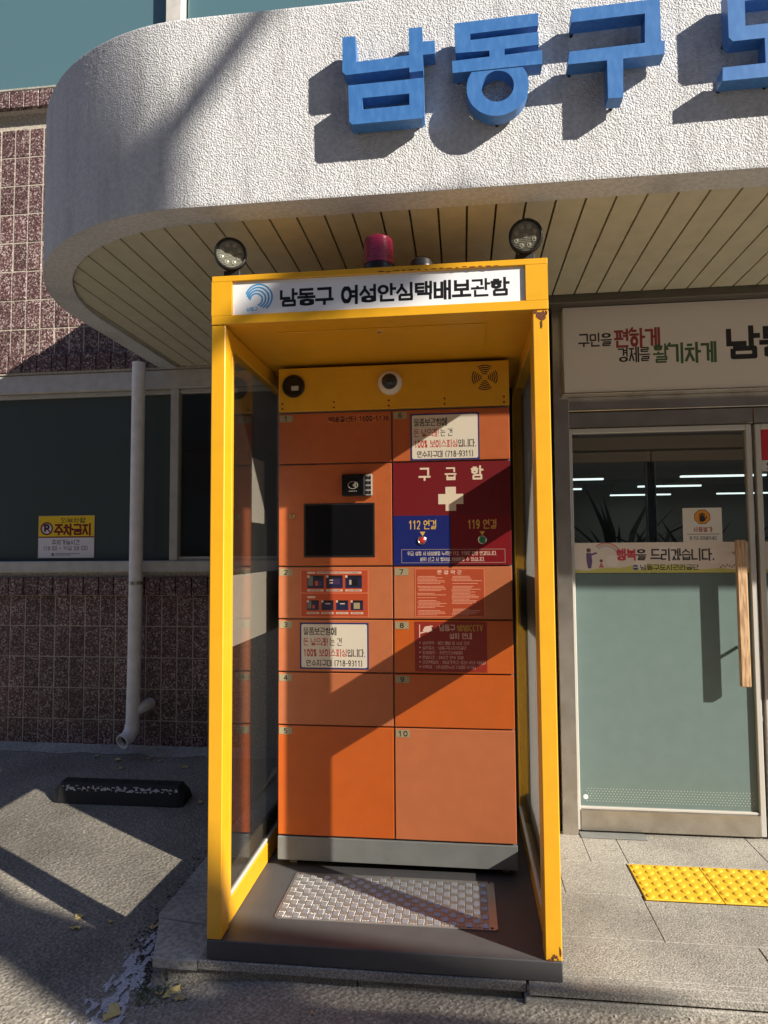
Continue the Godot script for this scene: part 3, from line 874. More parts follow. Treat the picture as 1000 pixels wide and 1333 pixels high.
func build_entrance() -> void:
	var e := thing("entrance_portal", "stainless steel portal frame around the glass doors", "door frame", V(0, 0, -1.2))
	put("column", boxm(V(1.362, 0, -.05), V(1.438, 2.70, .055), .003), M.steel, e)
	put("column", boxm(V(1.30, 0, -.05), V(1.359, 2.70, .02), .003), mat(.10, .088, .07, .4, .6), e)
	put("column", boxm(V(3.24, 0, -.05), V(3.32, 2.70, .055), .003), M.steel, e)
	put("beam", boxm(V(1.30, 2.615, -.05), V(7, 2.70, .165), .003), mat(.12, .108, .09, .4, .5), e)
	put("header_panel", boxm(V(1.44, 2.098, -.05), V(3.238, 2.245, .03), .002), M.steel, e)
	put("header_panel", boxm(V(1.44, 2.016, -.05), V(2.335, 2.094, .015), .002), M.steel, e)
	put("header_panel", boxm(V(2.339, 2.016, -.05), V(3.238, 2.094, .015), .002), M.steel, e)
	put("wall_panel", boxm(V(1.2, 0, -.3), V(1.298, 2.70, 0)), mat(.05, .045, .04, .5), e)
	put("wall_panel", boxm(V(3.322, 0, -.3), V(7, 2.7, 0.0)), M.grout, e)

	# sign box over the door
	var p := Print.new(1400, 620, Color(.80, .77, .74))
	var u := func(x: float) -> float: return (x - 1.413) / .98 * 1400
	var v := func(y: float) -> float: return (2.612 - y) / .434 * 620
	var ink := Color(.10, .09, .10)
	write(p, "구민을", u.call(1.484), v.call(2.476), u.call(1.648), v.call(2.408), ink, .13)
	write(p, "편하게", u.call(1.658), v.call(2.490), u.call(1.880), v.call(2.398), Color(.52, .17, .20), .15)
	write(p, "경제를", u.call(1.674), v.call(2.398), u.call(1.830), v.call(2.324), ink, .13)
	write(p, "활기차게", u.call(1.843), v.call(2.408), u.call(2.143), v.call(2.312), Color(.22, .33, .20), .15)
	# brush flicks over the coloured words
	p.seg(Vector2(u.call(1.730), v.call(2.470)), Vector2(u.call(1.750), v.call(2.498)), 7, Color(.52, .17, .20), false)
	p.seg(Vector2(u.call(1.905), v.call(2.385)), Vector2(u.call(1.926), v.call(2.413)), 7, Color(.22, .33, .20), false)
	write(p, "남동", u.call(2.186), v.call(2.474), u.call(2.50), v.call(2.320), ink, .17)
	var sg := thing("entrance_sign", "pale sign box with Korean slogan above the glass doors", "sign", V(0, 0, -1.1))
	var b := MB.new()
	b.plate(1.413, 2.178, 2.393, 2.612, -.06, .0)
	put("face", b, printed(p), sg)
	put("face", boxm(V(2.393, 2.178, -.06), V(3.24, 2.612, 0)), mat(.60, .56, .51, .5), sg)
	var ed := MB.new()
	ed.box(V(1.404, 2.170, -.062), V(1.412, 2.614, .006), .001)
	ed.box(V(1.404, 2.169, -.062), V(3.24, 2.177, .006), .001)
	put("edge_trim", ed, M.steel, sg)

	# two door leaves
	for k in 2:
		var o := .91 * k
		var what := "glass entrance door with frosted lower half and wooden handle, beside the booth" if k == 0 else "glass entrance door with a red sticker on its upper pane"
		var d := thing("glass_door", what, "door", V(1.43 + o, .012, -1.2), "glass doors of the entrance")
		put("stile", boxm(V(0, 0, -.02), V(.026, 1.998, .02), .003), M.alu, d)
		put("stile", boxm(V(.866, 0, -.02), V(.892, 1.998, .02), .003), M.alu, d)
		put("rail", boxm(V(.0265, 1.972, -.02), V(.8655, 1.998, .02), .003), M.alu, d)
		put("rail", boxm(V(.0265, 0, -.024), V(.8655, .100, .024), .003), M.steel, d)
		put("bead", boxm(V(.0265, .1005, -.01), V(.8655, .112, .014), .002), M.alu, d)
		put("pane", boxm(V(.0265, 1.262, -.006), V(.8655, 1.9715, .0)), M.pane, d)
		var low := put("frosted_pane", boxm(V(.0265, .1125, -.006), V(.8655, 1.2615, .0)), M.film, d)
		low.set_meta("label", "grey green frosted pane")
		# row of small dots along the foot of the frosting
		var dots := MB.new()
		for i in 52:
			for j in 6:
				var x := .06 + .0152 * i + (.0076 if j % 2 else 0.0)
				var y := .135 + .012 * j
				dots.box(V(x, y, .0), V(x + .0035, y + .003, .0004))
		var dd := put("dot_pattern", dots, mat(.42, .46, .43, .5), d)
		dd.set_meta("kind", "stuff")
		var disc := MB.new()
		disc.lathe([Vector2(.012, 0), Vector2(.012, .0012), Vector2(0, .0012)], Transform3D(Basis(V(1, 0, 0), PI / 2), V(.055, .155, 0)), 16)
		put("round_sticker", disc, mat(.6, .62, .6, .5), d)
		if k == 0 or k == 1:
			var q := Print.new(1344, 250, Color(.82, .77, .72))
			# a hill of grass, clouds, rainbow and the slogan
			for x in 1344:
				var hill := 196.0 + 22.0 * sin(x * .006 + 1.0) + 8.0 * sin(x * .021)
				for y in range(int(hill), 250): q.dot(x, y, Color(.72, .70, .38), clampf((y - hill) / 8.0, 0, 1))
			for cl in [[700, 60, 60], [780, 75, 70], [1080, 90, 60], [1160, 80, 70], [300, 120, 50], [520, 150, 46]]: q.disc(cl[0], cl[1] + 30, cl[2], Color(.845, .80, .765))
			for ci in 3: q.arc(250, 120, 118 - ci * 13, 5, .3, 2.3, [Color(.72, .45, .45), Color(.80, .66, .50), Color(.62, .62, .72)][ci])
			var off := 0.0
			write(q, "행복", 330, 54, 485, 148, Color(.72, .20, .26), .17)
			write(q, "을 드리겠습니다.", 485, 54, 1096, 148, Color(.18, .16, .17), .14)
			q.disc(478, 206, 22, Color(.22, .28, .45))
			q.rect(458, 200, 500, 207, Color(.85, .83, .8))
			write(q, "남동구도시관리공단", 512, 182, 966, 228, Color(.15, .14, .15), .13)
			# two little figures and a clump of flowers as plain shapes
			q.disc(112, 62, 18, Color(.40, .30, .28))
			q.poly(PackedVector2Array([Vector2(92, 84), Vector2(132, 84), Vector2(140, 150), Vector2(130, 212), Vector2(104, 212), Vector2(94, 150)]), Color(.38, .30, .45))
			q.seg(Vector2(130, 100), Vector2(176, 84), 8, Color(.38, .30, .45), false)
			q.disc(210, 150, 13, Color(.42, .30, .30))
			q.poly(PackedVector2Array([Vector2(210, 160), Vector2(230, 206), Vector2(190, 206)]), Color(.70, .35, .42))
			for fl in 9: q.disc(1130 + fl * 17, 206 - (fl * 37 % 23), 7, [Color(.45, .42, .55), Color(.55, .40, .42), Color(.5, .5, .3)][fl % 3])
			q.disc(1255, 120, 15, Color(.35, .42, .62))
			q.disc(1278, 140, 12, Color(.42, .48, .66))
			var bn := MB.new()
			bn.plate(.0275, 1.264, .8645, 1.416, .0005, .0022)
			put("slogan_strip", bn, printed(q), d, "printed slogan strip across the glass")
		# wooden pull bar on two arms
		var hx := .778 if k == 0 else .09
		var hb := MB.new()
		hb.box(V(hx, .72, .055), V(hx + .046, 1.425, .082), .004)
		var hd := put("handle", hb, M.wood, d, "flat wooden pull bar")
		for yy in [.90, 1.36]:
			var st := MB.new()
			st.tube([V(hx + .02, yy, .001), V(hx + .02, yy, .056)], [.008, .008], 10)
			put("arm", st, M.chrome, hd)
	# out-of-use card hung on the door
	var c := Print.new(400, 370, Color(.80, .78, .74))
	var oct := PackedVector2Array()
	for i in 8: oct.append(Vector2(200 + 88 * cos(PI / 8 + i * PI / 4), 98 + 84 * sin(PI / 8 + i * PI / 4)))
	c.poly(oct, Color(.10, .09, .08))
	var oc2 := PackedVector2Array()
	for q in oct: oc2.append(Vector2(200, 98) + (q - Vector2(200, 98)) * .93)
	c.poly(oc2, Color(.80, .52, .14))
	c.rect(172, 90, 226, 150, Color(.10, .09, .08), 14)
	for i in 4: c.seg(Vector2(178 + i * 14, 96), Vector2(178 + i * 14, 56 + absf(i - 1.5) * 7), 5.5, Color(.10, .09, .08))
	c.seg(Vector2(226, 128), Vector2(246, 98), 6, Color(.10, .09, .08))
	write(c, "사용불가", 104, 206, 304, 262, Color(.55, .16, .14), .12)
	c.rect(40, 282, 368, 288, Color(.2, .2, .2))
	write(c, "옆 문을 이용해주세요", 62, 306, 344, 348, Color(.2, .19, .18), .11)
	var card := thing("closed_door_card", "small white card with a black hand in an orange octagon on the door glass", "notice", V(1.988, 1.428, -1.197))
	var cb := MB.new()
	cb.plate(0, 0, .186, .17, .0, .002)
	put("sheet", cb, printed(c), card)
	# red sticker on the far leaf
	var rs := Print.new(300, 300, Color(.70, .07, .12))
	rs.disc(150, 120, 70, Color(.85, .6, .6))
	rs.disc(150, 120, 44, Color(.70, .07, .12))
	rs.rect(0, 222, 300, 300, Color(.74, .72, .70))
	write(rs, "SE", 24, 234, 130, 290, Color(.2, .2, .26), .18)
	var red := thing("red_sticker", "red square security sticker on the second glass door", "sticker", V(2.372, 1.775, -1.197))
	var rb := MB.new()
	rb.plate(0, 0, .21, .21, .0, .0015)
	put("sheet", rb, printed(rs), red)

func build_interior() -> void:
	var room := thing("lobby", "dark lobby behind the glass doors", "room", V(0, 0, 0))
	var wm := mat(.42, .40, .37, .9)
	var w := MB.new()
	w.box(V(.6, -.1, -13.1), V(9.1, 2.95, -13.0))
	w.box(V(.5, -.1, -13.0), V(.6, 2.95, -1.5))
	w.box(V(9.0, -.1, -13.0), V(9.1, 2.95, -1.5))
	put("walls", w, wm, room)
	put("floor", boxm(V(.6, -.1, -13.0), V(9.0, -.0, -1.25)), mat(.28, .265, .24, .35), room)
	put("ceiling", boxm(V(.6, 2.80, -13.0), V(9.0, 2.9, -1.25)), mat(.55, .54, .52, .9), room)
	# vestibule door
	var d := thing("inner_glass_door", "inner vestibule glass door with beige header seen through the entrance glass", "door", V(0, 0, -1.9))
	var beige := mat(.60, .51, .36, .6)
	put("header", boxm(V(.7, 1.995, -.05), V(4.4, 2.075, .05), .004), beige, d)
	put("rail", boxm(V(.7, 1.922, -.03), V(2.027, 1.984, .03), .003), beige, d)
	put("rail", boxm(V(2.033, 1.922, -.03), V(4.4, 1.984, .03), .003), beige, d)
	put("upper_panel", boxm(V(.6, 2.077, -.04), V(4.4, 2.80, .04)), mat(.30, .31, .30, .7), d)
	put("stile", boxm(V(2.010, 0, -.02), V(2.027, 1.922, .02), .002), M.dark, d)
	put("stile", boxm(V(2.033, 0, -.02), V(2.050, 1.922, .02), .002), M.dark, d)
	put("edge", boxm(V(2.002, 0, -.021), V(2.008, 1.922, .021), .002), M.alu, d)
	put("edge", boxm(V(2.052, 0, -.021), V(2.058, 1.922, .021), .002), M.alu, d)
	# tube lamps
	var tube_mat := StandardMaterial3D.new()
	tube_mat.albedo_color = Color(.9, .9, .9)
	tube_mat.emission_enabled = true
	tube_mat.emission = Color(.86, .95, .93)
	tube_mat.emission_energy_multiplier = .8
	for a in [[2.0, 3.13, -8.55, "highest beside the steel column"], [4.25, 5.5, -8.4, "highest above the hand card"], [4.02, 5.1, -10.0, "crossing the inner door's middle stile"], [3.95, 5.15, -11.9, "lowest near the middle stile"], [6.05, 7.2, -11.9, "lowest near the wooden handle"], [2.3, 3.1, -10.3, "second below the top beside the steel column"]]:
		var l := thing("tube_lamp", "lit white tube lamp hung %s in the lobby" % a[3], "ceiling lamp", V(a[0], 2.5, a[2]), "lit tube lamps in the lobby")
		put("tube", boxm(V(0, -.012, -.03), V(a[1] - a[0], .014, .03), .006), tube_mat, l)
		put("housing", boxm(V(0, .0145, -.05), V(a[1] - a[0], .06, .05), .006), M.white_frame, l)
		put("rod", boxm(V(.1, .061, -.008), V(.12, .30, .008)), M.white_frame, l)
		put("rod", boxm(V(a[1] - a[0] - .12, .061, -.008), V(a[1] - a[0] - .1, .30, .008)), M.white_frame, l)
		var om := AreaLight3D.new()
		om.area_size = Vector2(a[1] - a[0], .07)
		om.light_color = Color(.86, .95, .93)
		om.light_energy = .05
		om.shadow_enabled = true
		om.area_range = 16.0
		om.position = V((a[1] - a[0]) / 2, -.03, 0)
		om.rotation.x = -PI / 2
		l.add_child(om)
	# pot plants on the lobby floor
	var r := RandomNumberGenerator.new()
	r.seed = 33
	var spots := [[2.31, -4.0, 1.75], [2.62, -4.2, 1.65], [2.95, -4.0, 1.55], [3.38, -4.0, 1.72]]
	for i in 4:
		var what: String = ["tall spiky potted plant seen through the door glass beside the steel column", "drooping potted plant by the inner door's middle stile", "low potted plant behind the card on the door", "leafy potted plant behind the door handle"][i]
		var t := thing("potted_plant", what, "plant", V(spots[i][0], 0, spots[i][1]), "potted plants in the lobby")
		var pot := MB.new()
		pot.lathe([Vector2(0, .0), Vector2(.14, .0), Vector2(.19, .95), Vector2(.17, .95), Vector2(.16, .9), Vector2(0, .9)], Transform3D(), 18)
		put("pot", pot, mat(.35, .34, .32, .6), t)
		var lv := MB.new()
		for k in 26:
			var a := r.randf() * TAU
			var up := r.randf_range(.5, 1.0)
			var ln: float = (spots[i][2] - .85) * r.randf_range(.7, 1.15)
			var dir := V(cos(a), 0, sin(a))
			var side := V(-sin(a), 0, cos(a)) * .028
			var p0 := V(0, .9, 0)
			var p1 := p0 + dir * ln * .3 + Vector3.UP * ln * up * .7
			var p2 := p0 + dir * ln * .75 + Vector3.UP * ln * up * (.85 if i % 2 else 1.1)
			lv.quad(p0 - side * .5, p0 + side * .5, p1 + side, p1 - side)
			lv.tri(p1 - side, p1 + side, p2)
		put("leaves", lv, mat(.03, .05, .02, .6), t)

func build_booth() -> void:
	const W := 1.195
	var b := thing("parcel_booth", "yellow steel booth with glass sides sheltering the parcel lockers", "booth", V(0, 0, 0))
	# dark platform with a bent front lip
	put("platform", boxm(V(0, .001, -1.12), V(W, .066, 0), .003), M.dark_base, b, "dark grey steel platform")
	# tread plate with raised bars
	var tp := MB.new()
	var outline := PackedVector2Array()
	for k in [[.186, .478, 180], [.204, .496, 90]]: pass
	var rr := .014
	for cpt in [[.206, .168, PI], [.984, .168, PI * 1.5], [.984, .482, 0.0], [.206, .482, PI * .5]]:
		for i in 5:
			var a: float = cpt[2] + PI / 2 * i / 4.0
			outline.append(Vector2(cpt[0] + rr * cos(a), cpt[1] + rr * sin(a)))
	tp.prism(outline, .0665, .0695, Transform3D(Basis(V(1, 0, 0), V(0, 0, -1), V(0, 1, 0)), Vector3.ZERO))
	var plate := put("tread_plate", tp, M.diamond, b, "aluminium checker plate")
	var bars := MB.new()
	var s := .0285
	for i in 27:
		for j in 12:
			var cx := .2 + s * (i + .5)
			var cz := -.160 - s * (j + .5)
			if cx > .985 or cz < -.484: continue
			for k in 5:
				var o := (k - 2) * s * .19
				var hl := s * (.46 - .03 * absf(k - 2))
				var hw := s * .075
				if (i + j) % 2 == 0: bars.box(V(cx - hl, .0694, cz + o - hw), V(cx + hl, .0730, cz + o + hw), .0014)
				else: bars.box(V(cx + o - hw, .0694, cz - hl), V(cx + o + hw, .0730, cz + hl), .0014)
	put("tread_bars", bars, M.diamond, plate).set_meta("kind", "stuff")
	for q in [[.212, -.165], [.59, -.165], [.978, -.165], [.212, -.487], [.59, -.487], [.978, -.487]]:
		var sc := MB.new()
		sc.lathe([Vector2(.005, 0), Vector2(.005, .0015), Vector2(0, .002)], Transform3D(Basis(), V(q[0], .0696, q[1])), 10)
		put("screw", sc, M.rust, plate)
	# front posts
	put("post", boxm(V(0, .0665, -.078), V(.052, 2.2145, -.002), .003), M.yellow, b, "yellow post beside the window wall")
	put("post", boxm(V(W - .054, .0665, -.078), V(W, 2.2145, -.002), .003), M.yellow, b, "yellow post beside the glass door, rusty at both ends")
	# side panels: rails, rear posts, glass, stickers
	for k in 2:
		var x0 := 0.004 if k == 0 else W - .046
		var x1 := .046 if k == 0 else W - .004
		put("bottom_rail", boxm(V(x0, .0665, -1.06), V(x1, .150, -.0785), .003), M.yellow, b)
		put("top_rail", boxm(V(x0, 2.152, -1.06), V(x1, 2.2145, -.0785), .003), M.yellow, b)
		put("rear_post", boxm(V(x0, .0665, -1.101), V(x1, 2.2145, -1.0605), .003), M.yellow, b)
		var gx := .034 if k == 0 else W - .044
		put("gasket", boxm(V(gx - .006, .1505, -1.06), V(gx + .010, .166, -.0785), .003), M.alu, b)
		var fx := .004 if k == 0 else W - .020
		put("outer_flange", boxm(V(fx, .1505, -1.06), V(fx + .016, .222, -.0785), .003), M.flange, b)
		var g := put("glass_panel", boxm(V(gx, .1665, -1.06), V(gx + .004, 2.1515, -.0785)), M.booth_glass, b)
		# stickers on the outside of the glass: their backs show from inside
		var ox := gx - .0012 if k == 0 else gx + .0042   # just off the outer face of the glass
		# a dark print on the outside with its paper backing against the glass
		var inn := ox if k == 1 else ox + .0005
		var out := ox + .0006 if k == 1 else ox - .0002
		for q in [["banner_sticker", 1.042, 1.308, -1.055, -.080], ["square_sticker", 1.655, 1.787, -.545, -.372], ["square_sticker", 1.517, 1.6545, -.545, -.372]]:
			var st := put(q[0], boxm(V(inn, q[1], q[3]), V(inn + .0005, q[2], q[4])), M.paper_back, g, "sticker on the glass, seen from its pale back")
			put("print", boxm(V(out, q[1] + .0005, q[3] + .0005), V(out + .0005, q[2] - .0005, q[4] - .0005)), M.print_dark, b)
		put("glazing_bead", boxm(V(.030 if k == 0 else W - .054, .1505, -.100), V(.0515 if k == 0 else W - .0325, 2.1515, -.0785), .002), M.yellow, b)
	put("back_panel", boxm(V(.005, .0665, -1.12), V(W - .005, 2.2145, -1.102)), M.black_steel, b)
	# header: front sheet with a window for the sign, then the roof box and its ceiling
	var h := MB.new()
	h.box(V(0, 2.374, -.03), V(W, 2.396, 0), .002)
	h.box(V(0, 2.216, -.03), V(W, 2.250, 0), .002)
	h.box(V(0, 2.2495, -.03), V(.076, 2.3745, -.0001), .0)
	h.box(V(1.120, 2.2495, -.03), V(W, 2.3745, -.0001), .0)
	var hd := put("header", h, M.yellow, b, "yellow header framing the sign")
	put("roof_box", boxm(V(.001, 2.217, -1.12), V(W - .001, 2.3955, -.031), .002), M.yellow, b)
	var lid := MB.new()
	lid.box(V(.204, 2.2125, -.392), V(.990, 2.2168, -.112), .001)
	put("ceiling_hatch", lid, M.yellow, b)
	var lock := MB.new()
	lock.lathe([Vector2(.008, 0), Vector2(.008, .004), Vector2(.004, .005), Vector2(0, .005)], Transform3D(Basis(V(1, 0, 0), PI), V(.595, 2.2125, -.145)), 14)
	put("hatch_lock", lock, M.chrome, b)
	# sign plate
	var p := Print.new(1600, 190, Color(.86, .87, .88))
	var blue := Color(.22, .55, .78)
	for i in 4:
		var rad := 34.0 + i * 13.5
		var cx := 134.0 + i * 5.0
		var cy := 104.0 - i * 3.5
		p.arc(cx, cy, rad, 4.6, -1.35 + .12 * i, .55, blue)
		p.arc(cx - 2, cy, rad, 4.6, .75, PI * 1.02 - .12 * i, blue)
		p.seg(Vector2(cx + rad * cos(.75) - 3, cy - rad * sin(.75)), Vector2(cx + rad * .99 * cos(.55), cy - rad * .99 * sin(.55)), 4.0, blue)
	write(p, "남동구", 78, 146, 142, 170, blue, .13)
	write(p, "남동구 여성안심택배보관함", 266, 56, 1518, 152, Color(.055, .06, .075), .165)
	var pl := MB.new()
	pl.plate(.077, 2.2505, 1.119, 2.3735, -.016, -.010)
	put("sign_plate", pl, printed(p, .4), hd, "white sign plate with blue swirl emblem and black Korean lettering")
	# rust: chips lifted off the paint where the sheet has corroded
	var r := RandomNumberGenerator.new()
	r.seed = 77
	var ru := MB.new()
	var chip := func(cx: float, cy: float, rx: float, ry: float, z: float) -> void:
		var q := PackedVector2Array()
		var m := 11
		for i in m:
			var a := TAU * i / m
			var k := r.randf_range(.55, 1.1)
			q.append(Vector2(cx + rx * k * cos(a), cy + ry * k * sin(a)))
		ru.prism(q, z, z + .0008)
	chip.call(1.170, 2.196, .020, .018, -.0021)
	chip.call(1.150, 2.207, .008, .007, -.0021)
	chip.call(1.170, 2.166, .005, .016, -.0021)
	chip.call(1.187, 2.204, .006, .010, -.0021)
	for i in 7: chip.call(r.randf_range(1.146, 1.192), r.randf_range(.069, .086), r.randf_range(.003, .008), r.randf_range(.003, .009), -.0021)
	chip.call(1.189, .095, .004, .022, -.0021)
	for i in 16: chip.call(lerpf(.62, 1.02, i / 15.0), 2.3765 + r.randf_range(0, .004), r.randf_range(.006, .018), r.randf_range(.0012, .003), -.0001)
	put("rust_spots", ru, M.rust, b).set_meta("kind", "stuff")

func build_locker() -> void:
	const X0 := .098
	const X1 := 1.097
	const XM := .598
	var zf := -.545
	var L := thing("parcel_locker", "orange parcel locker cabinet with ten numbered doors", "locker", V(0, 0, zf))
	put("body", boxm(V(X0, .098, -.53), V(X1, 2.199, -.016)), mat(.22, .215, .205, .55), L)
	put("plinth", boxm(V(X0, .096, -.015), V(X1 + .002, .192, .004), .002), M.grey_metal, L, "scuffed grey metal plinth")
	for x in [.14, 1.04]: put("foot", boxm(V(x, .0665, -.10), V(x + .03, .0955, -.04)), M.grey_metal, L)
	var top := put("top_panel", boxm(V(X0, 2.006, -.015), V(X1, 2.199, .004), .002), M.yellow, L, "yellow panel with camera and speaker grille")
	# camera, lamp and speaker on the yellow panel
	var face := Basis(V(1, 0, 0), PI / 2)   # turns a lathe's +y to +z
	var cm := MB.new()
	cm.lathe([Vector2(.052, 0), Vector2(.052, .012), Vector2(.044, .024), Vector2(.034, .028)], Transform3D(face, V(.592, 2.118, .004)), 32)
	var cam := put("dome_camera", cm, mat(.68, .63, .54, .4), top, "cream dome camera")
	var ball := MB.new()
	ball.lathe([Vector2(.034, .026), Vector2(.031, .040), Vector2(.022, .050), Vector2(.010, .055), Vector2(0, .056)], Transform3D(face, V(.592, 2.118, .004)), 28)
	put("camera_dome", ball, mat(.02, .02, .02, .08), top)
	var rd := MB.new()
	rd.lathe([Vector2(.050, 0), Vector2(.050, .012), Vector2(.046, .018), Vector2(.040, .018), Vector2(.038, .010), Vector2(0, .009)], Transform3D(face, V(.167, 2.118, .004)), 32)
	put("round_mirror", rd, mat(.012, .012, .012, .08), top, "round black glossy lamp")
	put("round_mirror_chip", boxm(V(.158, 2.098, .0135), V(.190, 2.118, .016), .001), mat(.5, .47, .4, .5), top)
	var slots := MB.new()
	for q in 4:
		for rng in 5:
			var r0 := .014 + .009 * rng
			var a0 := PI / 2 * q + .22 + PI / 4
			for i in 10:
				var a := a0 + (PI / 2 - .44) * i / 10.0
				var c := a0 + (PI / 2 - .44) * (i + 1) / 10.0
				var ce := Vector2(.996, 2.128)
				var pa := ce + Vector2(cos(a), sin(a)) * r0
				var pb := ce + Vector2(cos(a), sin(a)) * (r0 + .0045)
				var pc := ce + Vector2(cos(c), sin(c)) * (r0 + .0045)
				var pd := ce + Vector2(cos(c), sin(c)) * r0
				slots.quad(V(pa.x, pa.y, .0046), V(pb.x, pb.y, .0046), V(pc.x, pc.y, .0046), V(pd.x, pd.y, .0046))
	put("speaker_grille", slots, M.dark, top, "ring of dark speaker slots")
	for x in [.115, .345, .585, .825, 1.075]:
		for y in [2.02, 2.043]:
			var rv := MB.new()
			rv.lathe([Vector2(.0045, 0), Vector2(.0038, .0018), Vector2(0, .0026)], Transform3D(face, V(x, y, .004)), 10)
			put("rivet", rv, M.rust, top)
	# doors
	var rows := [2.0, 1.774, 1.330, 1.105, .880, .656, .197]
	var g := .0030
	var doors := {}
	var look := {1: "orange_mid", 2: "orange_faded", 3: "orange_faded", 4: "orange_faded", 5: "orange_new", 6: "orange_mid", 7: "orange_faded", 8: "orange_new", 9: "orange_new", 10: "orange_faded"}
	for col in 2:
		var n := 1
		for row in 6:
			var x0 := X0 + .001 if col == 0 else XM + g
			var x1 := XM - g if col == 0 else X1 - .001
			var lo := V(x0, rows[row + 1] + g, -.015)
			var hi := V(x1, rows[row] - g, .003)
			var num := 0
			if row != 1:
				num = n + col * 5
				n += 1
			var m: Material = M[look[num]] if num else (M.orange_mid if col == 0 else mat(.13, .018, .022, .4))
			var what := "orange door number %d" % num if num else ("orange control panel with a dark screen" if col == 0 else "dark red first-aid door with a white cross")
			var d := put("locker_door", boxm(lo, hi, .0022), m, L, what)
			doors[num if num else (100 + col)] = d
			if num:
				var p := Print.new(120, 62, Color(.60, .55, .43))
				var tx := "%d" % num
				var wd := 22.0 if num < 10 else 46.0
				write(p, tx, 60 - wd, 8, 60 + wd * (1.0 if num >= 10 else .9), 54, Color(.07, .06, .05), .16)
				var b := MB.new()
				b.plate(x0 + .004, hi.y - .036, x0 + .062, hi.y - .006, .0031, .0040)
				put("number_plate", b, printed(p), d)
	# control panel
	var d1: Node = doors[100]
	put("screen_bezel", boxm(V(.211, 1.369, .0031), V(.521, 1.602, .0050), .001), M.black_plastic, d1)
	put("screen", boxm(V(.219, 1.377, .0051), V(.513, 1.594, .0056)), mat(.006, .006, .007, .12), d1, "dark switched-off screen")
	var rdr := put("card_reader", boxm(V(.383, 1.630, .0031), V(.482, 1.724, .034), .004), M.black_plastic, d1, "black card reader with keypad strip")
	put("keypad", boxm(V(.4825, 1.630, .0031), V(.513, 1.724, .024), .003), mat(.3, .28, .25, .5), d1)
	for i in 4:
		for j in 2: put("key", boxm(V(.4855 + .013 * j, 1.638 + .021 * i, .0241), V(.4955 + .013 * j, 1.651 + .021 * i, .0262), .001), M.black_plastic, d1)
	var rp := Print.new(200, 180, Color(.035, .035, .035))
	for i in 3: rp.arc(92, 92, 12 + i * 12, 2.5, -.75, .75, Color(.75, .72, .66))
	rp.oval(100, 92, 46, 32, 2.0, Color(.7, .68, .62))
	for i in 5: rp.rect(62 + i * 16, 142, 72 + i * 16, 150, Color(.6, .58, .53))
	for i in 4: rp.disc(60 + i * 27, 20, 3, Color(.35, .35, .33))
	var rpm := MB.new()
	rpm.plate(.387, 1.634, .478, 1.720, .0341, .0346)
	put("reader_face", rpm, printed(rp, .3), d1)
	var key := MB.new()
	key.lathe([Vector2(.0125, 0), Vector2(.0125, .005), Vector2(.009, .008), Vector2(.008, .006), Vector2(0, .006)], Transform3D(face, V(.160, 1.548, .0031)), 20)
	put("key_lock", key, mat(.5, .4, .2, .3, .9), d1)
	put("key_slot", boxm(V(.1588, 1.543, .0092), V(.1612, 1.553, .0096)), M.dark, d1)
	# call-centre line on door 1
	var pa := Print.new(520, 60, Color(.735, .40, .225))
	write(pa, "택배콜센터:1600-5136", 4, 8, 516, 54, Color(.13, .07, .06), .14)
	var ba := MB.new()
	ba.plate(.318, 1.952, .588, 1.983, .0031, .0035)
	put("call_centre_line", ba, printed(pa), doors[1], "call centre number printed on the door")
	# phishing warning, twice
	var ph := Print.new(630, 435, Color(.13, .17, .40))
	ph.rect(14, 14, 616, 421, Color(.83, .79, .72), 16)
	var ink := Color(.11, .10, .10)
	var red := Color(.66, .20, .15)
	write(ph, "물품보관함에", 30, 44, 338, 116, ink, .12)
	write(ph, "돈 넣으래!", 30, 142, 264, 216, red, .12)
	write(ph, "는 건", 274, 142, 388, 216, ink, .12)
	write(ph, "100% 보이스피싱", 32, 246, 434, 318, red, .12)
	write(ph, "입니다.", 434, 246, 606, 318, ink, .13)
	write(ph, "만수지구대 (718-9311)", 58, 348, 574, 408, ink, .12)
	var pm := printed(ph)
	for k in [[3, .194, .894, .492, 1.090], [6, .678, 1.779, .970, 1.980]]:
		var b := MB.new()
		b.plate(k[1], k[2], k[3], k[4], .0031, .0040)
		put("phishing_notice", b, pm, doors[k[0]], "white notice with blue border and red Korean words")
	# how-to sheet on door 2
	var hw := Print.new(620, 440, Color(.68, .27, .14))
	var pale := Color(.80, .70, .62)
	hw.frame(2, 2, 618, 438, 5, Color(.86, .50, .36))
	hw.rect(2, 214, 618, 220, Color(.86, .50, .36))
	hw.rect(64, 20, 138, 38, pale)
	hw.rect(152, 20, 556, 38, pale)
	hw.rect(64, 246, 136, 264, pale)
	var r := RandomNumberGenerator.new()
	r.seed = 6
	for i in 40: hw.rect(160 + i * 9.5, 26, 160 + i * 9.5 + r.randf_range(3, 8), 33, Color(.4, .3, .28))
	for i in 3:
		var x := 64.0 + i * 173
		hw.rect(x, 54, x + 150, 172, Color(.10, .11, .25))
		hw.rect(x, 54, x + 150, 76, Color(.05, .05, .08))
		if i == 0:
			hw.rect(x + 8, 60, x + 52, 150, Color(.42, .40, .38))
			hw.rect(x + 70, 106, x + 100, 150, Color(.70, .28, .14))
			hw.rect(x + 106, 106, x + 136, 150, Color(.16, .20, .42))
		elif i == 1:
			hw.rect(x + 28, 92, x + 62, 106, pale)
			hw.rect(x + 28, 118, x + 62, 130, pale)
			for a in 4:
				for c in 4: hw.rect(x + 70 + a * 14, 92 + c * 12, x + 80 + a * 14, 100 + c * 12, Color(.32, .22, .36))
		else:
			hw.rect(x + 54, 84, x + 110, 152, Color(.04, .04, .06))
			hw.rect(x + 36, 96, x + 56, 140, Color(.7, .62, .56))
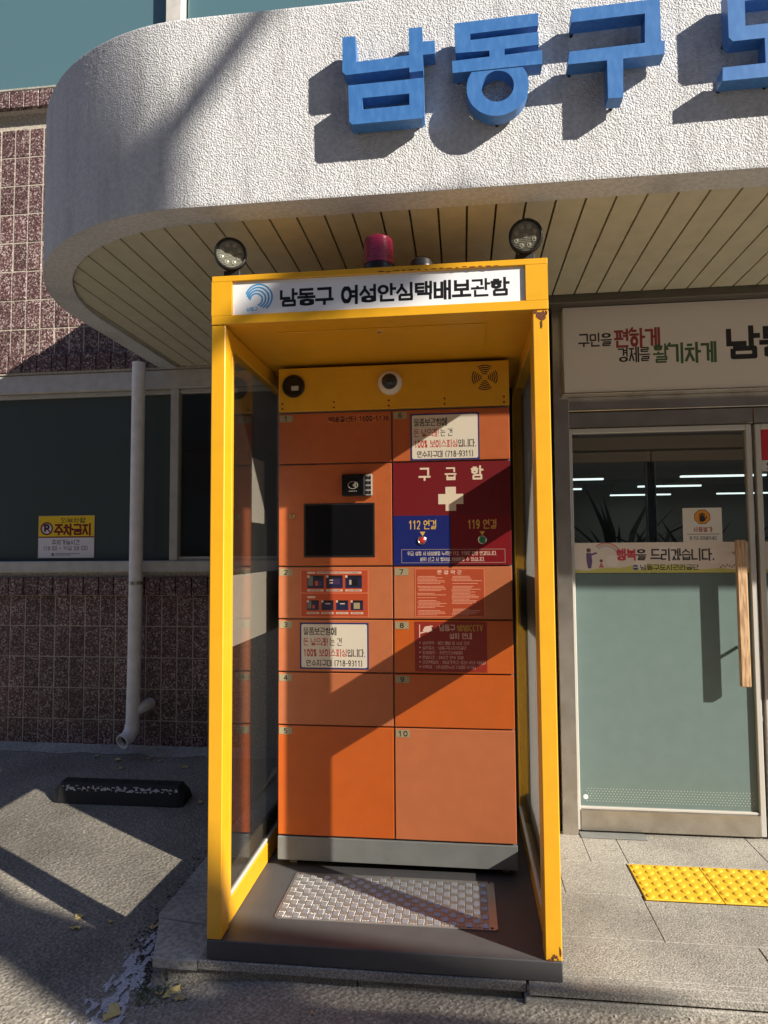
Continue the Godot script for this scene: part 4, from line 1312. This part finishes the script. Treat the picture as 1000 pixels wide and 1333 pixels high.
		hw.rect(x, 54, x + 20, 76, pale)
		hw.rect(x, 184, x + 150, 202, pale)
		for q in 9: hw.rect(x + 22 + q * 12, 189, x + 22 + q * 12 + r.randf_range(4, 10), 197, Color(.42, .32, .30))
	for i in 4:
		var x := 60.0 + i * 133
		hw.rect(x, 284, x + 110, 374, Color(.10, .11, .25))
		hw.rect(x, 284, x + 110, 302, Color(.05, .05, .08))
		if i == 0:
			hw.rect(x + 6, 288, x + 40, 360, Color(.42, .40, .38))
			hw.rect(x + 50, 328, x + 72, 360, Color(.70, .28, .14))
		elif i == 3:
			hw.rect(x + 26, 306, x + 82, 362, Color(.62, .56, .42))
		else: hw.rect(x + 36, 310, x + 78, 320, pale)
		hw.rect(x, 284, x + 17, 304, pale)
		hw.rect(x, 392, x + 112, 410, pale)
		for q in 7: hw.rect(x + 14 + q * 12, 397, x + 14 + q * 12 + r.randf_range(4, 10), 405, Color(.42, .32, .30))
	var hb := MB.new()
	hb.plate(.196, 1.113, .493, 1.317, .0031, .0040)
	put("how_to_sheet", hb, printed(hw), doors[2], "orange instruction sheet with little screen pictures")
	# terms sheet on door 7
	var te := Print.new(620, 440, Color(.66, .27, .14))
	te.frame(2, 2, 618, 438, 5, Color(.88, .52, .38))
	write(te, "운 영 약 관", 200, 16, 420, 54, Color(.88, .74, .66), .13)
	fine_print(te, 24, 66, 300, 425, 28, Color(.84, .58, .47), r)
	fine_print(te, 328, 66, 596, 425, 28, Color(.84, .58, .47), r)
	var tb := MB.new()
	tb.plate(.690, 1.116, .983, 1.320, .0031, .0040)
	put("terms_sheet", tb, printed(te), doors[7], "orange sheet of fine print terms")
	# CCTV notice on door 8
	var cc := Print.new(640, 450, Color(.55, .15, .09))
	var lt := Color(.84, .72, .66)
	cc.poly(PackedVector2Array([Vector2(92, 44), Vector2(160, 34), Vector2(172, 78), Vector2(112, 98), Vector2(70, 82)]), lt)
	cc.poly(PackedVector2Array([Vector2(150, 44), Vector2(182, 52), Vector2(174, 84), Vector2(156, 80)]), Color(.4, .12, .08))
	cc.seg(Vector2(44, 30), Vector2(44, 140), 4, lt)
	cc.seg(Vector2(48, 104), Vector2(90, 92), 6, lt)
	write(cc, "남동구", 218, 26, 362, 84, lt, .12)
	write(cc, "방범CCTV", 378, 26, 608, 84, Color(.72, .60, .18), .12)
	write(cc, "설치 안내", 308, 100, 510, 154, lt, .12)
	var lines := ["설치목적 : 범죄 예방 및 시설 관리", "설치장소 : 남동구도시관리공단", "촬영범위 : 주변인근(4방향)", "운영시간 : 24시간 연속 촬영", "관리책임자 : 여성가족과 (032-453-5862)", "위탁자 : (주)이온누리 (1600-5136)"]
	var ends := [486, 460, 428, 432, 628, 540]
	for i in 6:
		var y := 176 + i * 43
		cc.poly(PackedVector2Array([Vector2(38, y + 14), Vector2(46, y + 5), Vector2(54, y + 14), Vector2(46, y + 23)]), lt)
		write(cc, lines[i], 66, y, ends[i], y + 31, lt, .10)
	var cb := MB.new()
	cb.plate(.688, .889, .988, 1.097, .0031, .0040)
	put("camera_notice", cb, printed(cc), doors[8], "dark red notice with a white camera picture")
	# first-aid door
	var fa := Print.new(1000, 890, Color(.43, .09, .11))
	fa.rect(0, 462, 492, 890, Color(.09, .13, .40))
	fa.rect(492, 462, 1000, 890, Color(.47, .05, .09))
	var cream := Color(.84, .78, .68)
	write(fa, "구", 222, 46, 322, 158, cream, .15)
	write(fa, "급", 446, 46, 546, 158, cream, .15)
	write(fa, "함", 668, 40, 774, 156, cream, .15)
	fa.rect(450, 216, 540, 424, cream)
	fa.rect(388, 278, 602, 366, cream)
	var gold := Color(.82, .66, .30)
	write(fa, "112 연결", 130, 500, 372, 582, gold, .13)
	write(fa, "119 연결", 634, 500, 882, 582, gold, .13)
	fa.poly(PackedVector2Array([Vector2(226, 602), Vector2(274, 602), Vector2(250, 640)]), gold)
	fa.poly(PackedVector2Array([Vector2(734, 602), Vector2(782, 602), Vector2(758, 640)]), gold)
	fa.frame(66, 754, 948, 872, 4, Color(.62, .55, .50))
	write(fa, "위급 상황 시 비상벨을 누르면 112, 119로 전화 연결됩니다.", 118, 772, 882, 808, cream, .12)
	write(fa, "허위 신고 시 형사상 처벌받을 수 있습니다.", 226, 822, 780, 858, cream, .12)
	var fb := MB.new()
	fb.plate(XM + g + .001, 1.330 + g + .001, X1 - .002, 1.774 - g - .001, .0031, .0036)
	put("first_aid_print", fb, printed(fa, .38), doors[101], "red and blue first-aid panel with white cross and emergency numbers")
	for k in 2:
		var bx := .7225 if k == 0 else .9755
		var ri := MB.new()
		ri.lathe([Vector2(.018, 0), Vector2(.018, .005), Vector2(.015, .007), Vector2(.0125, .005), Vector2(.0125, .002)], Transform3D(face, V(bx, 1.439, .0036)), 20)
		put("button_ring", ri, M.chrome, doors[101])
		var bu := MB.new()
		bu.lathe([Vector2(.0122, .002), Vector2(.0122, .006), Vector2(.009, .008), Vector2(0, .0085)], Transform3D(face, V(bx, 1.439, .0036)), 18)
		put("push_button", bu, mat(.55, .03, .03, .3) if k == 0 else mat(.02, .25, .08, .3), doors[101], "red push button" if k == 0 else "green push button")

func build_roof_lamps() -> void:
	var lens := mat(.18, .18, .145, .25)
	for k in 2:
		var what := "round black LED work lamp on the booth roof, on the window side" if k == 0 else "round black LED work lamp on the booth roof, on the door side"
		var l := thing("work_lamp", what, "lamp", V(.040 if k == 0 else 1.132, 2.3965, -.085), "work lamps on the booth roof")
		var yaw := .34 if k == 0 else -.10
		var tr := Transform3D(Basis(V(0, 1, 0), yaw) * Basis(V(1, 0, 0), PI / 2 + (.04 if k == 0 else .12)), V(0, .118, 0))
		var b := MB.new()
		b.lathe([Vector2(0, -.045), Vector2(.045, -.045), Vector2(.056, -.02), Vector2(.060, -.012), Vector2(.060, .012), Vector2(.054, .014), Vector2(.0515, .006), Vector2(.0515, .002), Vector2(0, .002)], tr, 36)
		put("housing", b, M.black_plastic, l)
		var ln := MB.new()
		ln.lathe([Vector2(.051, .003), Vector2(.051, .006), Vector2(0, .007)], tr, 36)
		put("lens", ln, lens, l, "ribbed clear lens over nine diodes")
		var led := MB.new()
		led.lathe([Vector2(.0095, .006), Vector2(.0095, .0085), Vector2(.006, .0078), Vector2(.002, .0095), Vector2(0, .0095)], Transform3D(), 12)
		var lm := led.done()
		for i in 9:
			var a := TAU * i / 8.0 + .39
			var rr := .034 if i < 8 else 0.0
			var o := put("diode", lm, mat(.22, .22, .18, .22), l)
			o.transform = tr * Transform3D(Basis(), V(cos(a) * rr, 0, sin(a) * rr))
		var rib := MB.new()
		for i in 15:
			var y := -.042 + .006 * i
			var hw := sqrt(maxf(0, .049 * .049 - y * y))
			rib.box(V(-hw, .0068, y), V(hw, .0078, y + .0022))
		var ro := put("lens_ribs", rib, lens, l)
		ro.transform = tr
		ro.set_meta("kind", "stuff")
		put("bracket", boxm(V(-.032, 0, -.045), V(.032, .062, -.012), .003), M.black_steel, l)
		put("bracket_bolt", boxm(V(.033, .022, -.035), V(.042, .032, -.022), .002), M.chrome, l)
	var be := thing("beacon", "dark red warning beacon with black base on the booth roof", "beacon", V(.602, 2.3965, -.075))
	var bb := MB.new()
	bb.lathe([Vector2(0, 0), Vector2(.052, 0), Vector2(.055, .004), Vector2(.055, .030), Vector2(.053, .034), Vector2(0, .034)], Transform3D(), 32)
	put("base", bb, M.black_plastic, be)
	var pr := [Vector2(.0545, .0345)]
	for i in 10:
		pr.append(Vector2(.0545 - .0001 * i, .036 + .0088 * i))
		pr.append(Vector2(.0535 - .0001 * i, .0425 + .0088 * i))
	pr.append_array([Vector2(.052, .127), Vector2(.047, .134), Vector2(.03, .138), Vector2(0, .139)])
	var bc := MB.new()
	bc.lathe(pr, Transform3D(), 36)
	var cov := put("cover", bc, mat(.24, .012, .045, .22), be, "ribbed dark red plastic cover")
	var sd := thing("small_roof_camera", "small black round fitting behind the booth header", "camera", V(.756, 2.3965, -.14))
	var sb := MB.new()
	sb.lathe([Vector2(0, 0), Vector2(.048, 0), Vector2(.048, .045), Vector2(.042, .068), Vector2(.024, .084), Vector2(0, .088)], Transform3D(), 28)
	put("dome", sb, M.black_plastic, sd)

func build_letters() -> void:
	var z0 := .056
	var z1 := .108
	var P := func(a: Array) -> PackedVector2Array:
		var q := PackedVector2Array()
		for i in range(0, a.size(), 2): q.append(Vector2(a[i], a[i + 1]))
		return q
	var letter := func(label: String, x: float) -> Node3D: return thing("sign_letter", label, "sign letter", V(0, 0, 0), "blue box letters on the canopy")
	var piece := func(t: Node, polys: Array, rings: Array) -> void:
		var m := MB.new()
		for q in polys: m.prism(P.call(q), z0, z1)
		for q in rings: m.ring(Vector2(q[0], q[1]), q[2], q[3], z0 + .002, z1 - .002)
		put("stroke", m, M.blue, t)
	var studs := func(t: Node, at: Array) -> void:
		for q in at:
			var m := MB.new()
			m.tube([V(q[0], q[1], .030), V(q[0], q[1], z0)], [.006, .006], 8)
			put("mounting_stud", m, M.black_steel, t)
	var a: Node3D = letter.call("blue box letter 남 with a closed square below its upper strokes", 0)
	piece.call(a, [[.504, 3.168, .504, 3.043, .516, 3.031, .735, 3.037, .735, 3.020, .782, 3.022, .782, 3.078, .822, 3.078, .822, 3.125, .781, 3.125, .780, 3.177, .734, 3.177, .734, 3.081, .552, 3.075, .549, 3.168]], [])
	piece.call(a, [[.524, 2.993, .527, 2.864, .537, 2.853, .775, 2.855, .784, 2.864, .783, 2.997, .734, 2.996, .734, 2.945, .734, 2.905, .573, 2.903, .573, 2.944, .734, 2.9455, .734, 2.9955]], [])
	studs.call(a, [[.520, 3.05], [.76, 3.05], [.80, 3.10], [.55, 2.87], [.76, 2.87]])
	var b: Node3D = letter.call("blue box letter 동 with a round ring at its foot", 0)
	piece.call(b, [[.889, 3.178, .892, 3.073, 1.005, 3.071, 1.005, 3.050, .880, 3.046, .881, 3.004, .962, 3.005, 1.098, 3.007, 1.178, 3.008, 1.178, 3.055, 1.055, 3.051, 1.055, 3.072, 1.168, 3.076, 1.167, 3.120, .942, 3.114, .942, 3.136, 1.167, 3.142, 1.168, 3.186]], [])
	piece.call(b, [], [[1.030, 2.946, .103, .054]])
	studs.call(b, [[.90, 3.09], [1.16, 3.16], [1.03, 2.855], [.90, 3.02]])
	var c: Node3D = letter.call("blue box letter 구 with a straight stem hanging at its foot", 0)
	piece.call(c, [[1.277, 3.187, 1.274, 3.142, 1.510, 3.148, 1.507, 3.048, 1.266, 3.041, 1.261, 2.998, 1.386, 3.000, 1.386, 2.870, 1.434, 2.869, 1.437, 3.001, 1.567, 3.004, 1.570, 3.049, 1.558, 3.049, 1.558, 3.195]], [])
	studs.call(c, [[1.285, 3.15], [1.275, 3.01], [1.41, 2.88], [1.55, 3.16]])
	var d: Node3D = letter.call("blue box letter 도 with a flat bar at its foot", 0)
	piece.call(d, [[1.767, 3.205, 1.767, 3.040, 1.779, 3.026, 1.876, 3.028, 1.876, 2.944, 1.745, 2.941, 1.743, 2.896, 2.055, 2.900, 2.055, 2.948, 1.926, 2.945, 1.926, 3.029, 2.045, 3.031, 2.045, 3.078, 1.819, 3.074, 1.820, 3.158, 2.045, 3.163, 2.045, 3.212]], [])
	studs.call(d, [[1.775, 3.06], [1.755, 2.91], [1.90, 2.91], [2.04, 3.05]])
	var e: Node3D = letter.call("blue box letter 시 standing after the 도", 0)
	piece.call(e, [[2.24, 3.21, 2.19, 3.21, 2.18, 3.08, 2.10, 2.93, 2.15, 2.91, 2.215, 3.02, 2.28, 2.91, 2.33, 2.93, 2.25, 3.08], [2.36, 3.215, 2.36, 2.87, 2.41, 2.87, 2.41, 3.217]], [])

func leaf_mesh(seed_: int) -> ArrayMesh:
	var r := RandomNumberGenerator.new()
	r.seed = seed_
	var b := MB.new()
	var n := 12
	var last := Vector3.ZERO
	var spread := r.randf_range(.75, 1.05)
	for i in n + 1:
		var a := lerpf(-spread, spread, float(i) / n)
		var l := r.randf_range(.88, 1.05) * (.72 if i == n / 2 else 1.0)
		var p := V(sin(a) * l, .10 * sin(i * 1.3 + seed_) + .16 * a * a, -cos(a) * l)
		if i > 0:
			b.tri(Vector3.ZERO, p, last)
			b.tri(V(0, -.02, 0), last - V(0, .02, 0), p - V(0, .02, 0))
		last = p
	return b.done()

func build_small_things() -> void:
	# drainpipe down the tiled wall
	var d := thing("drainpipe", "grey plastic drainpipe running down from the canopy", "drainpipe", V(0, 0, 0))
	var b := MB.new()
	b.tube([V(-1.238, 2.66, -1.88), V(-1.238, 1.6, -1.88), V(-1.240, .6, -1.88), V(-1.242, .27, -1.872)], [.043, .043, .043, .043], 22, false)
	put("pipe", b, M.pipe, d)
	var s := MB.new()
	s.tube([V(-1.242, .285, -1.873), V(-1.245, .245, -1.866), V(-1.253, .215, -1.842), V(-1.270, .196, -1.795)], [.0475, .0475, .0465, .0465], 22, false)
	var mouth := Transform3D(Basis(Quaternion(V(0, 1, 0), V(-.30, -.33, 1.0).normalized())), V(-1.270, .196, -1.795))
	s.lathe([Vector2(.0465, 0), Vector2(.0465, .003), Vector2(.0385, .003), Vector2(.0385, -.035)], mouth, 24)
	put("shoe", s, M.pipe, d, "open mouth of the pipe at its foot")
	var inn := MB.new()
	inn.lathe([Vector2(.0384, -.034), Vector2(0, -.034)], mouth, 24)
	put("bore", inn, M.dark, d)
	var rg := MB.new()
	rg.lathe([Vector2(.0435, -.010), Vector2(.047, -.010), Vector2(.047, .010), Vector2(.0435, .010)], Transform3D(Basis(), V(-1.238, 1.195, -1.88)), 24)
	rg.box(V(-1.25, 1.188, -1.98), V(-1.23, 1.202, -1.922))
	put("clamp", rg, M.steel, d)
	var el := MB.new()
	el.tube([V(-1.23, .365, -1.875), V(-1.195, .385, -1.90), V(-1.185, .392, -1.94), V(-1.184, .393, -2.01)], [.03, .034, .036, .036], 16, false)
	put("wall_branch", el, M.pipe, d)
	# wheel stop
	var ws := thing("wheel_stop", "black rubber wheel stop with worn paint on the asphalt", "wheel stop", V(-1.045, -.008, -1.39))
	ws.rotation = V(.135, 0, 0)
	var m := MB.new()
	var sec := [[-.075, 0.0], [.075, 0.0], [.072, .012], [.040, .098], [.028, .108], [-.028, .108], [-.040, .098], [-.072, .012]]
	var ends := [-.385, -.35, .35, .385]
	for k in 3:
		for i in sec.size():
			var j := (i + 1) % sec.size()
			var sa := .62 if k == 0 else 1.0
			var sb := .62 if k == 2 else 1.0
			var pt := func(q: Array, x: float, f: float) -> Vector3: return V(x, q[1] * (f if f < 1 else 1.0), q[0] * (.9 if f < 1 else 1.0))
			m.quad(pt.call(sec[j], ends[k], sa), pt.call(sec[i], ends[k], sa), pt.call(sec[i], ends[k + 1], sb), pt.call(sec[j], ends[k + 1], sb))
	for q in [-1, 1]:
		for i in range(1, sec.size() - 1):
			var pp := func(w: Array) -> Vector3: return V(.385 * q, w[1] * .62, w[0] * .9)
			if q > 0: m.tri(pp.call(sec[0]), pp.call(sec[i + 1]), pp.call(sec[i]))
			else: m.tri(pp.call(sec[0]), pp.call(sec[i]), pp.call(sec[i + 1]))
	put("block", m, M.rubber, ws)
	for x in [-.22, 0.02, .22]:
		var h := MB.new()
		h.lathe([Vector2(.016, 0), Vector2(.016, .0015), Vector2(0, .0015)], Transform3D(Basis(), V(x, .1085, 0)), 12)
		put("bolt_hole", h, M.dark, ws)
	var wear := noise(FastNoiseLite.TYPE_SIMPLEX, .9, 3, 12)
	var fl := MB.new()
	for i in 170:
		for j in 6:
			var x := -.33 + i * .004
			var t := j / 6.0
			var dens := wear.get_noise_2d(i * .12, j * .3) - absf(t - .45) * .5 + (.08 if i > 90 else -.02)
			if dens < .06: continue
			var p0 := V(x, lerpf(.098, .07, t), lerpf(.0405, .051, t))
			var p1 := V(x, lerpf(.098, .07, t + .166), lerpf(.0405, .051, t + .166))
			var o := V(0, .0003, .0008)
			fl.quad(p1 + o, p1 + o + V(.004, 0, 0), p0 + o + V(.004, 0, 0), p0 + o)
	put("worn_paint", fl, M.old_paint, ws, "remains of pale paint").set_meta("kind", "stuff")
	# old white paint flaking off the asphalt beside the kerb end
	var pn := noise(FastNoiseLite.TYPE_SIMPLEX, 1.0, 4, 15)
	var pf := MB.new()
	var cs := .0055
	for i in 130:
		for j in 130:
			var z := -.30 + j * .0052
			var mid := lerpf(-.315, -.27, clampf((z + .2) / .35, 0, 1)) + .01 * sin(z * 30)
			var x := -.45 + i * cs * .62
			var half := lerpf(.035, .105, clampf((z + .28) / .42, 0, 1))
			var e := 1.0 - absf(x - mid) / half
			var f := pn.get_noise_2d(x * 22, z * 9) + e * .75 - .42 + (-.25 if z < -.26 else 0.0)
			if f < 0.0: continue
			if x > -.296 + maxf(0.0, (z + .25) * .4) and z < .01: continue
			var y := ground_y(x, z) + .004
			pf.quad(V(x, y, z), V(x + cs * .64, y, z), V(x + cs * .64, y, z - .0053), V(x, y, z - .0053))
	var po := put("flaking_paint", pf, M.old_paint, self)
	tag(po, "flaking white paint on the asphalt beside the kerb end", "paint")
	po.set_meta("kind", "stuff")
	# soil and crumbs along the foot of the concrete end
	var r := RandomNumberGenerator.new()
	r.seed = 19
	var cr := MB.new()
	for i in 1500:
		var z := r.randf_range(-1.2, .0)
		var x := -.30 - absf(r.randfn(0, .035))
		if z > -.24: x = lerpf(-.29, -.20, (z + .24) / .24) - absf(r.randfn(0, .03))
		var q := r.randf_range(.001, .0038)
		var y := ground_y(x, z)
		cr.box(V(x - q, y, z - q), V(x + q * r.randf_range(.4, 1.2), y + q * 1.2, z + q * r.randf_range(.4, 1.2)))
	var co := put("soil_crumbs", cr, mat(.06, .048, .036, 1.0), self)
	tag(co, "dark soil and crumbs along the foot of the concrete end", "soil")
	co.set_meta("kind", "stuff")
	var gr := MB.new()
	for i in 260:
		var x := r.randf_range(-.5, 3.0)
		var z := r.randf_range(.04, .5)
		if r.randf() < .3:
			x = r.randf_range(-2.4, -.35)
			z = r.randf_range(-1.6, .2)
		var q := r.randf_range(.0012, .0035)
		var y := ground_y(x, z)
		gr.box(V(x - q, y, z - q), V(x + q, y + q, z + q * 1.6))
	var go := put("grit", gr, mat(.45, .42, .37, .9), self)
	tag(go, "scattered pale grit on the asphalt", "grit")
	go.set_meta("kind", "stuff")
	# weeds in the corner under the booth
	var wd := MB.new()
	for i in 130:
		var c := V(r.randf_range(-.22, -.02), -.093, r.randf_range(.0, .11))
		var a := r.randf() * TAU
		var l := r.randf_range(.01, .03)
		var tip := c + V(cos(a) * l, r.randf_range(.004, .02), sin(a) * l)
		var sd := V(-sin(a), 0, cos(a)) * .003
		wd.tri(c - sd, c + sd, tip)
	var wo := put("weeds", wd, M.weed, self)
	tag(wo, "low green weeds in the gutter under the booth corner", "weeds")
	wo.set_meta("kind", "stuff")
	# fallen ginkgo leaves
	var spots := [[-2.14, -1.96, .024, 0], [-1.495, -1.87, .022, 0], [-1.293, -1.83, .038, 0], [-1.251, -1.717, .030, 0], [-1.135, -1.86, .024, 1], [-1.037, -1.82, .022, 0], [-1.035, -1.92, .022, 1], [-.835, -1.781, .030, 0], [-.568, -1.39, .032, 1], [-.665, -.377, .040, 0], [-.660, -.304, .032, 0], [-.539, -.337, .020, 0], [-.345, -.31, .034, 1], [-.123, .03, .044, 0], [-.138, .06, .030, 1], [-.058, .06, .030, 1], [-.225, .15, .058, 0], [.399, .15, .013, 1]]
	var where := ["by the tiled wall under the dark window", "near the mouth of the drainpipe", "below the mouth of the drainpipe", "between drainpipe and wheel stop", "at the foot of the tiled wall between pipe and booth", "on the asphalt beside the drainpipe shoe", "against the tiled wall beside the pipe branch", "on the asphalt between wall and booth", "beside the end of the wheel stop", "at the tip of the lit strip of asphalt", "in the shade beside the lit strip", "small, beside the concrete end", "curled, in the soil by the concrete end", "propped in the weeds under the booth corner", "brown, in the weeds under the booth corner", "half hidden under the booth platform", "large, on the flaking white paint", "tiny, on the asphalt before the kerb"]
	var kinds := [leaf_mesh(1), leaf_mesh(2), leaf_mesh(3)]
	for i in spots.size():
		var q: Array = spots[i]
		var t := put("fallen_leaf", kinds[i % 3], M.leaf if q[3] == 0 else M.leaf_dry, self)
		tag(t, "fallen %s leaf %s" % ["yellow ginkgo" if q[3] == 0 else "brownish ginkgo", where[i]], "leaf", "fallen leaves")
		t.position = V(q[0], ground_y(q[0], q[1]) + .006, q[1])
		t.rotation = V(r.randf_range(-.15, .15), r.randf() * TAU, r.randf_range(-.15, .15))
		t.scale = Vector3.ONE * q[2]

func build_surroundings() -> void:
	# ginkgo tree behind the camera: its trunk and lower limbs throw the soft shade on booth, kerb and canopy
	var zt := 4.0
	var S := func(X: float, Y: float, z: float) -> Vector3: return V(X + 1.877 * z, Y + 1.17 * z, z)
	var t := thing("ginkgo_tree", "bare ginkgo street tree standing by the road opposite the booth", "tree", V(0, 0, 0))
	var tr := MB.new()
	tr.tube([S.call(-.38, -4.83, zt), S.call(-.40, -3.0, zt), S.call(-.42, -.6, zt), S.call(-.40, .5, zt), S.call(-.32, 1.6, zt), S.call(-.30, 2.5, zt)], [.20, .17, .155, .14, .10, .075], 16)
	put("trunk", tr, M.bark, t)
	var limbs := [
		[[-.30, 2.4, 4.0, .06], [-.24, 2.85, 4.0, .05], [-.07, 3.07, 4.05, .045], [.11, 3.29, 4.1, .04], [.35, 3.7, 4.1, .03], [.6, 4.4, 4.2, .015]],
		[[-.40, .38, 4.0, .11], [-.10, .17, 4.0, .095], [.15, .075, 3.95, .10], [.35, .035, 3.9, .095], [.55, .015, 3.9, .08], [.75, .0, 3.9, .06], [1.0, -.03, 3.9, .05], [1.5, -.05, 3.9, .02]],
		[[-.34, -.42, 4.0, .12], [-.08, -.23, 4.05, .10], [.26, -.225, 4.1, .06], [.6, -.21, 4.2, .055], [.9, -.22, 4.2, .04], [1.6, -.25, 4.2, .012]],
		[[-.30, 1.9, 4.0, .04], [.10, 2.24, 4.2, .032], [.32, 2.30, 4.36, .03], [.76, 2.43, 4.36, .02], [.86, 2.47, 4.36, .008]],
		[[-.30, 2.5, 4.0, .06], [-.8, 3.2, 3.6, .04], [-1.5, 4.4, 3.3, .015]],
		[[-.30, 2.5, 4.0, .06], [-.5, 3.4, 4.5, .05], [-.9, 4.6, 4.9, .03], [-1.2, 5.4, 5.1, .012]]]
	for L in limbs:
		var pts := []
		var rad := []
		for q in L:
			pts.append(S.call(q[0], q[1], q[2]))
			rad.append(q[3])
		var m := MB.new()
		m.tube(pts, rad, 10)
		put("limb", m, M.bark, t)
	# last leaves still hanging on one twig
	var r := RandomNumberGenerator.new()
	r.seed = 91
	var lv := MB.new()
	for c in [[.33, 2.34], [.41, 2.37], [.49, 2.39], [.58, 2.415], [.66, 2.425], [.72, 2.435]]:
		for i in 130:
			var p: Vector3 = S.call(c[0], c[1], 4.36) + V(r.randfn(0, .03), clampf(r.randfn(0, .05), -.09, .05), r.randfn(0, .018))
			var u := V(r.randfn(), r.randfn(), r.randfn()).normalized()
			var w := u.cross(V(r.randfn(), r.randfn(), r.randfn())).normalized()
			lv.tri(p, p + u * .065 + w * .035, p + u * .065 - w * .035)
	put("leaves", lv, M.leaf_dry, t).set_meta("kind", "stuff")
	# building across the street, mirrored dimly in the windows
	var o := thing("opposite_building", "plain brick building across the street, behind the camera", "building", V(0, -.15, 14))
	put("wall", boxm(V(-30, 0, 0), V(14, 14, 8)), mat(.16, .11, .085, .9), o)
	put("roof", boxm(V(-30.3, 14, -.3), V(14.3, 14.3, 8.3)), mat(.2, .2, .2, .9), o)
	for i in 10:
		for j in 3: put("window", boxm(V(-28 + i * 4, 1.5 + j * 3.6, -.06), V(-25.6 + i * 4, 3.4 + j * 3.6, .02)), mat(.03, .04, .045, .1), o)
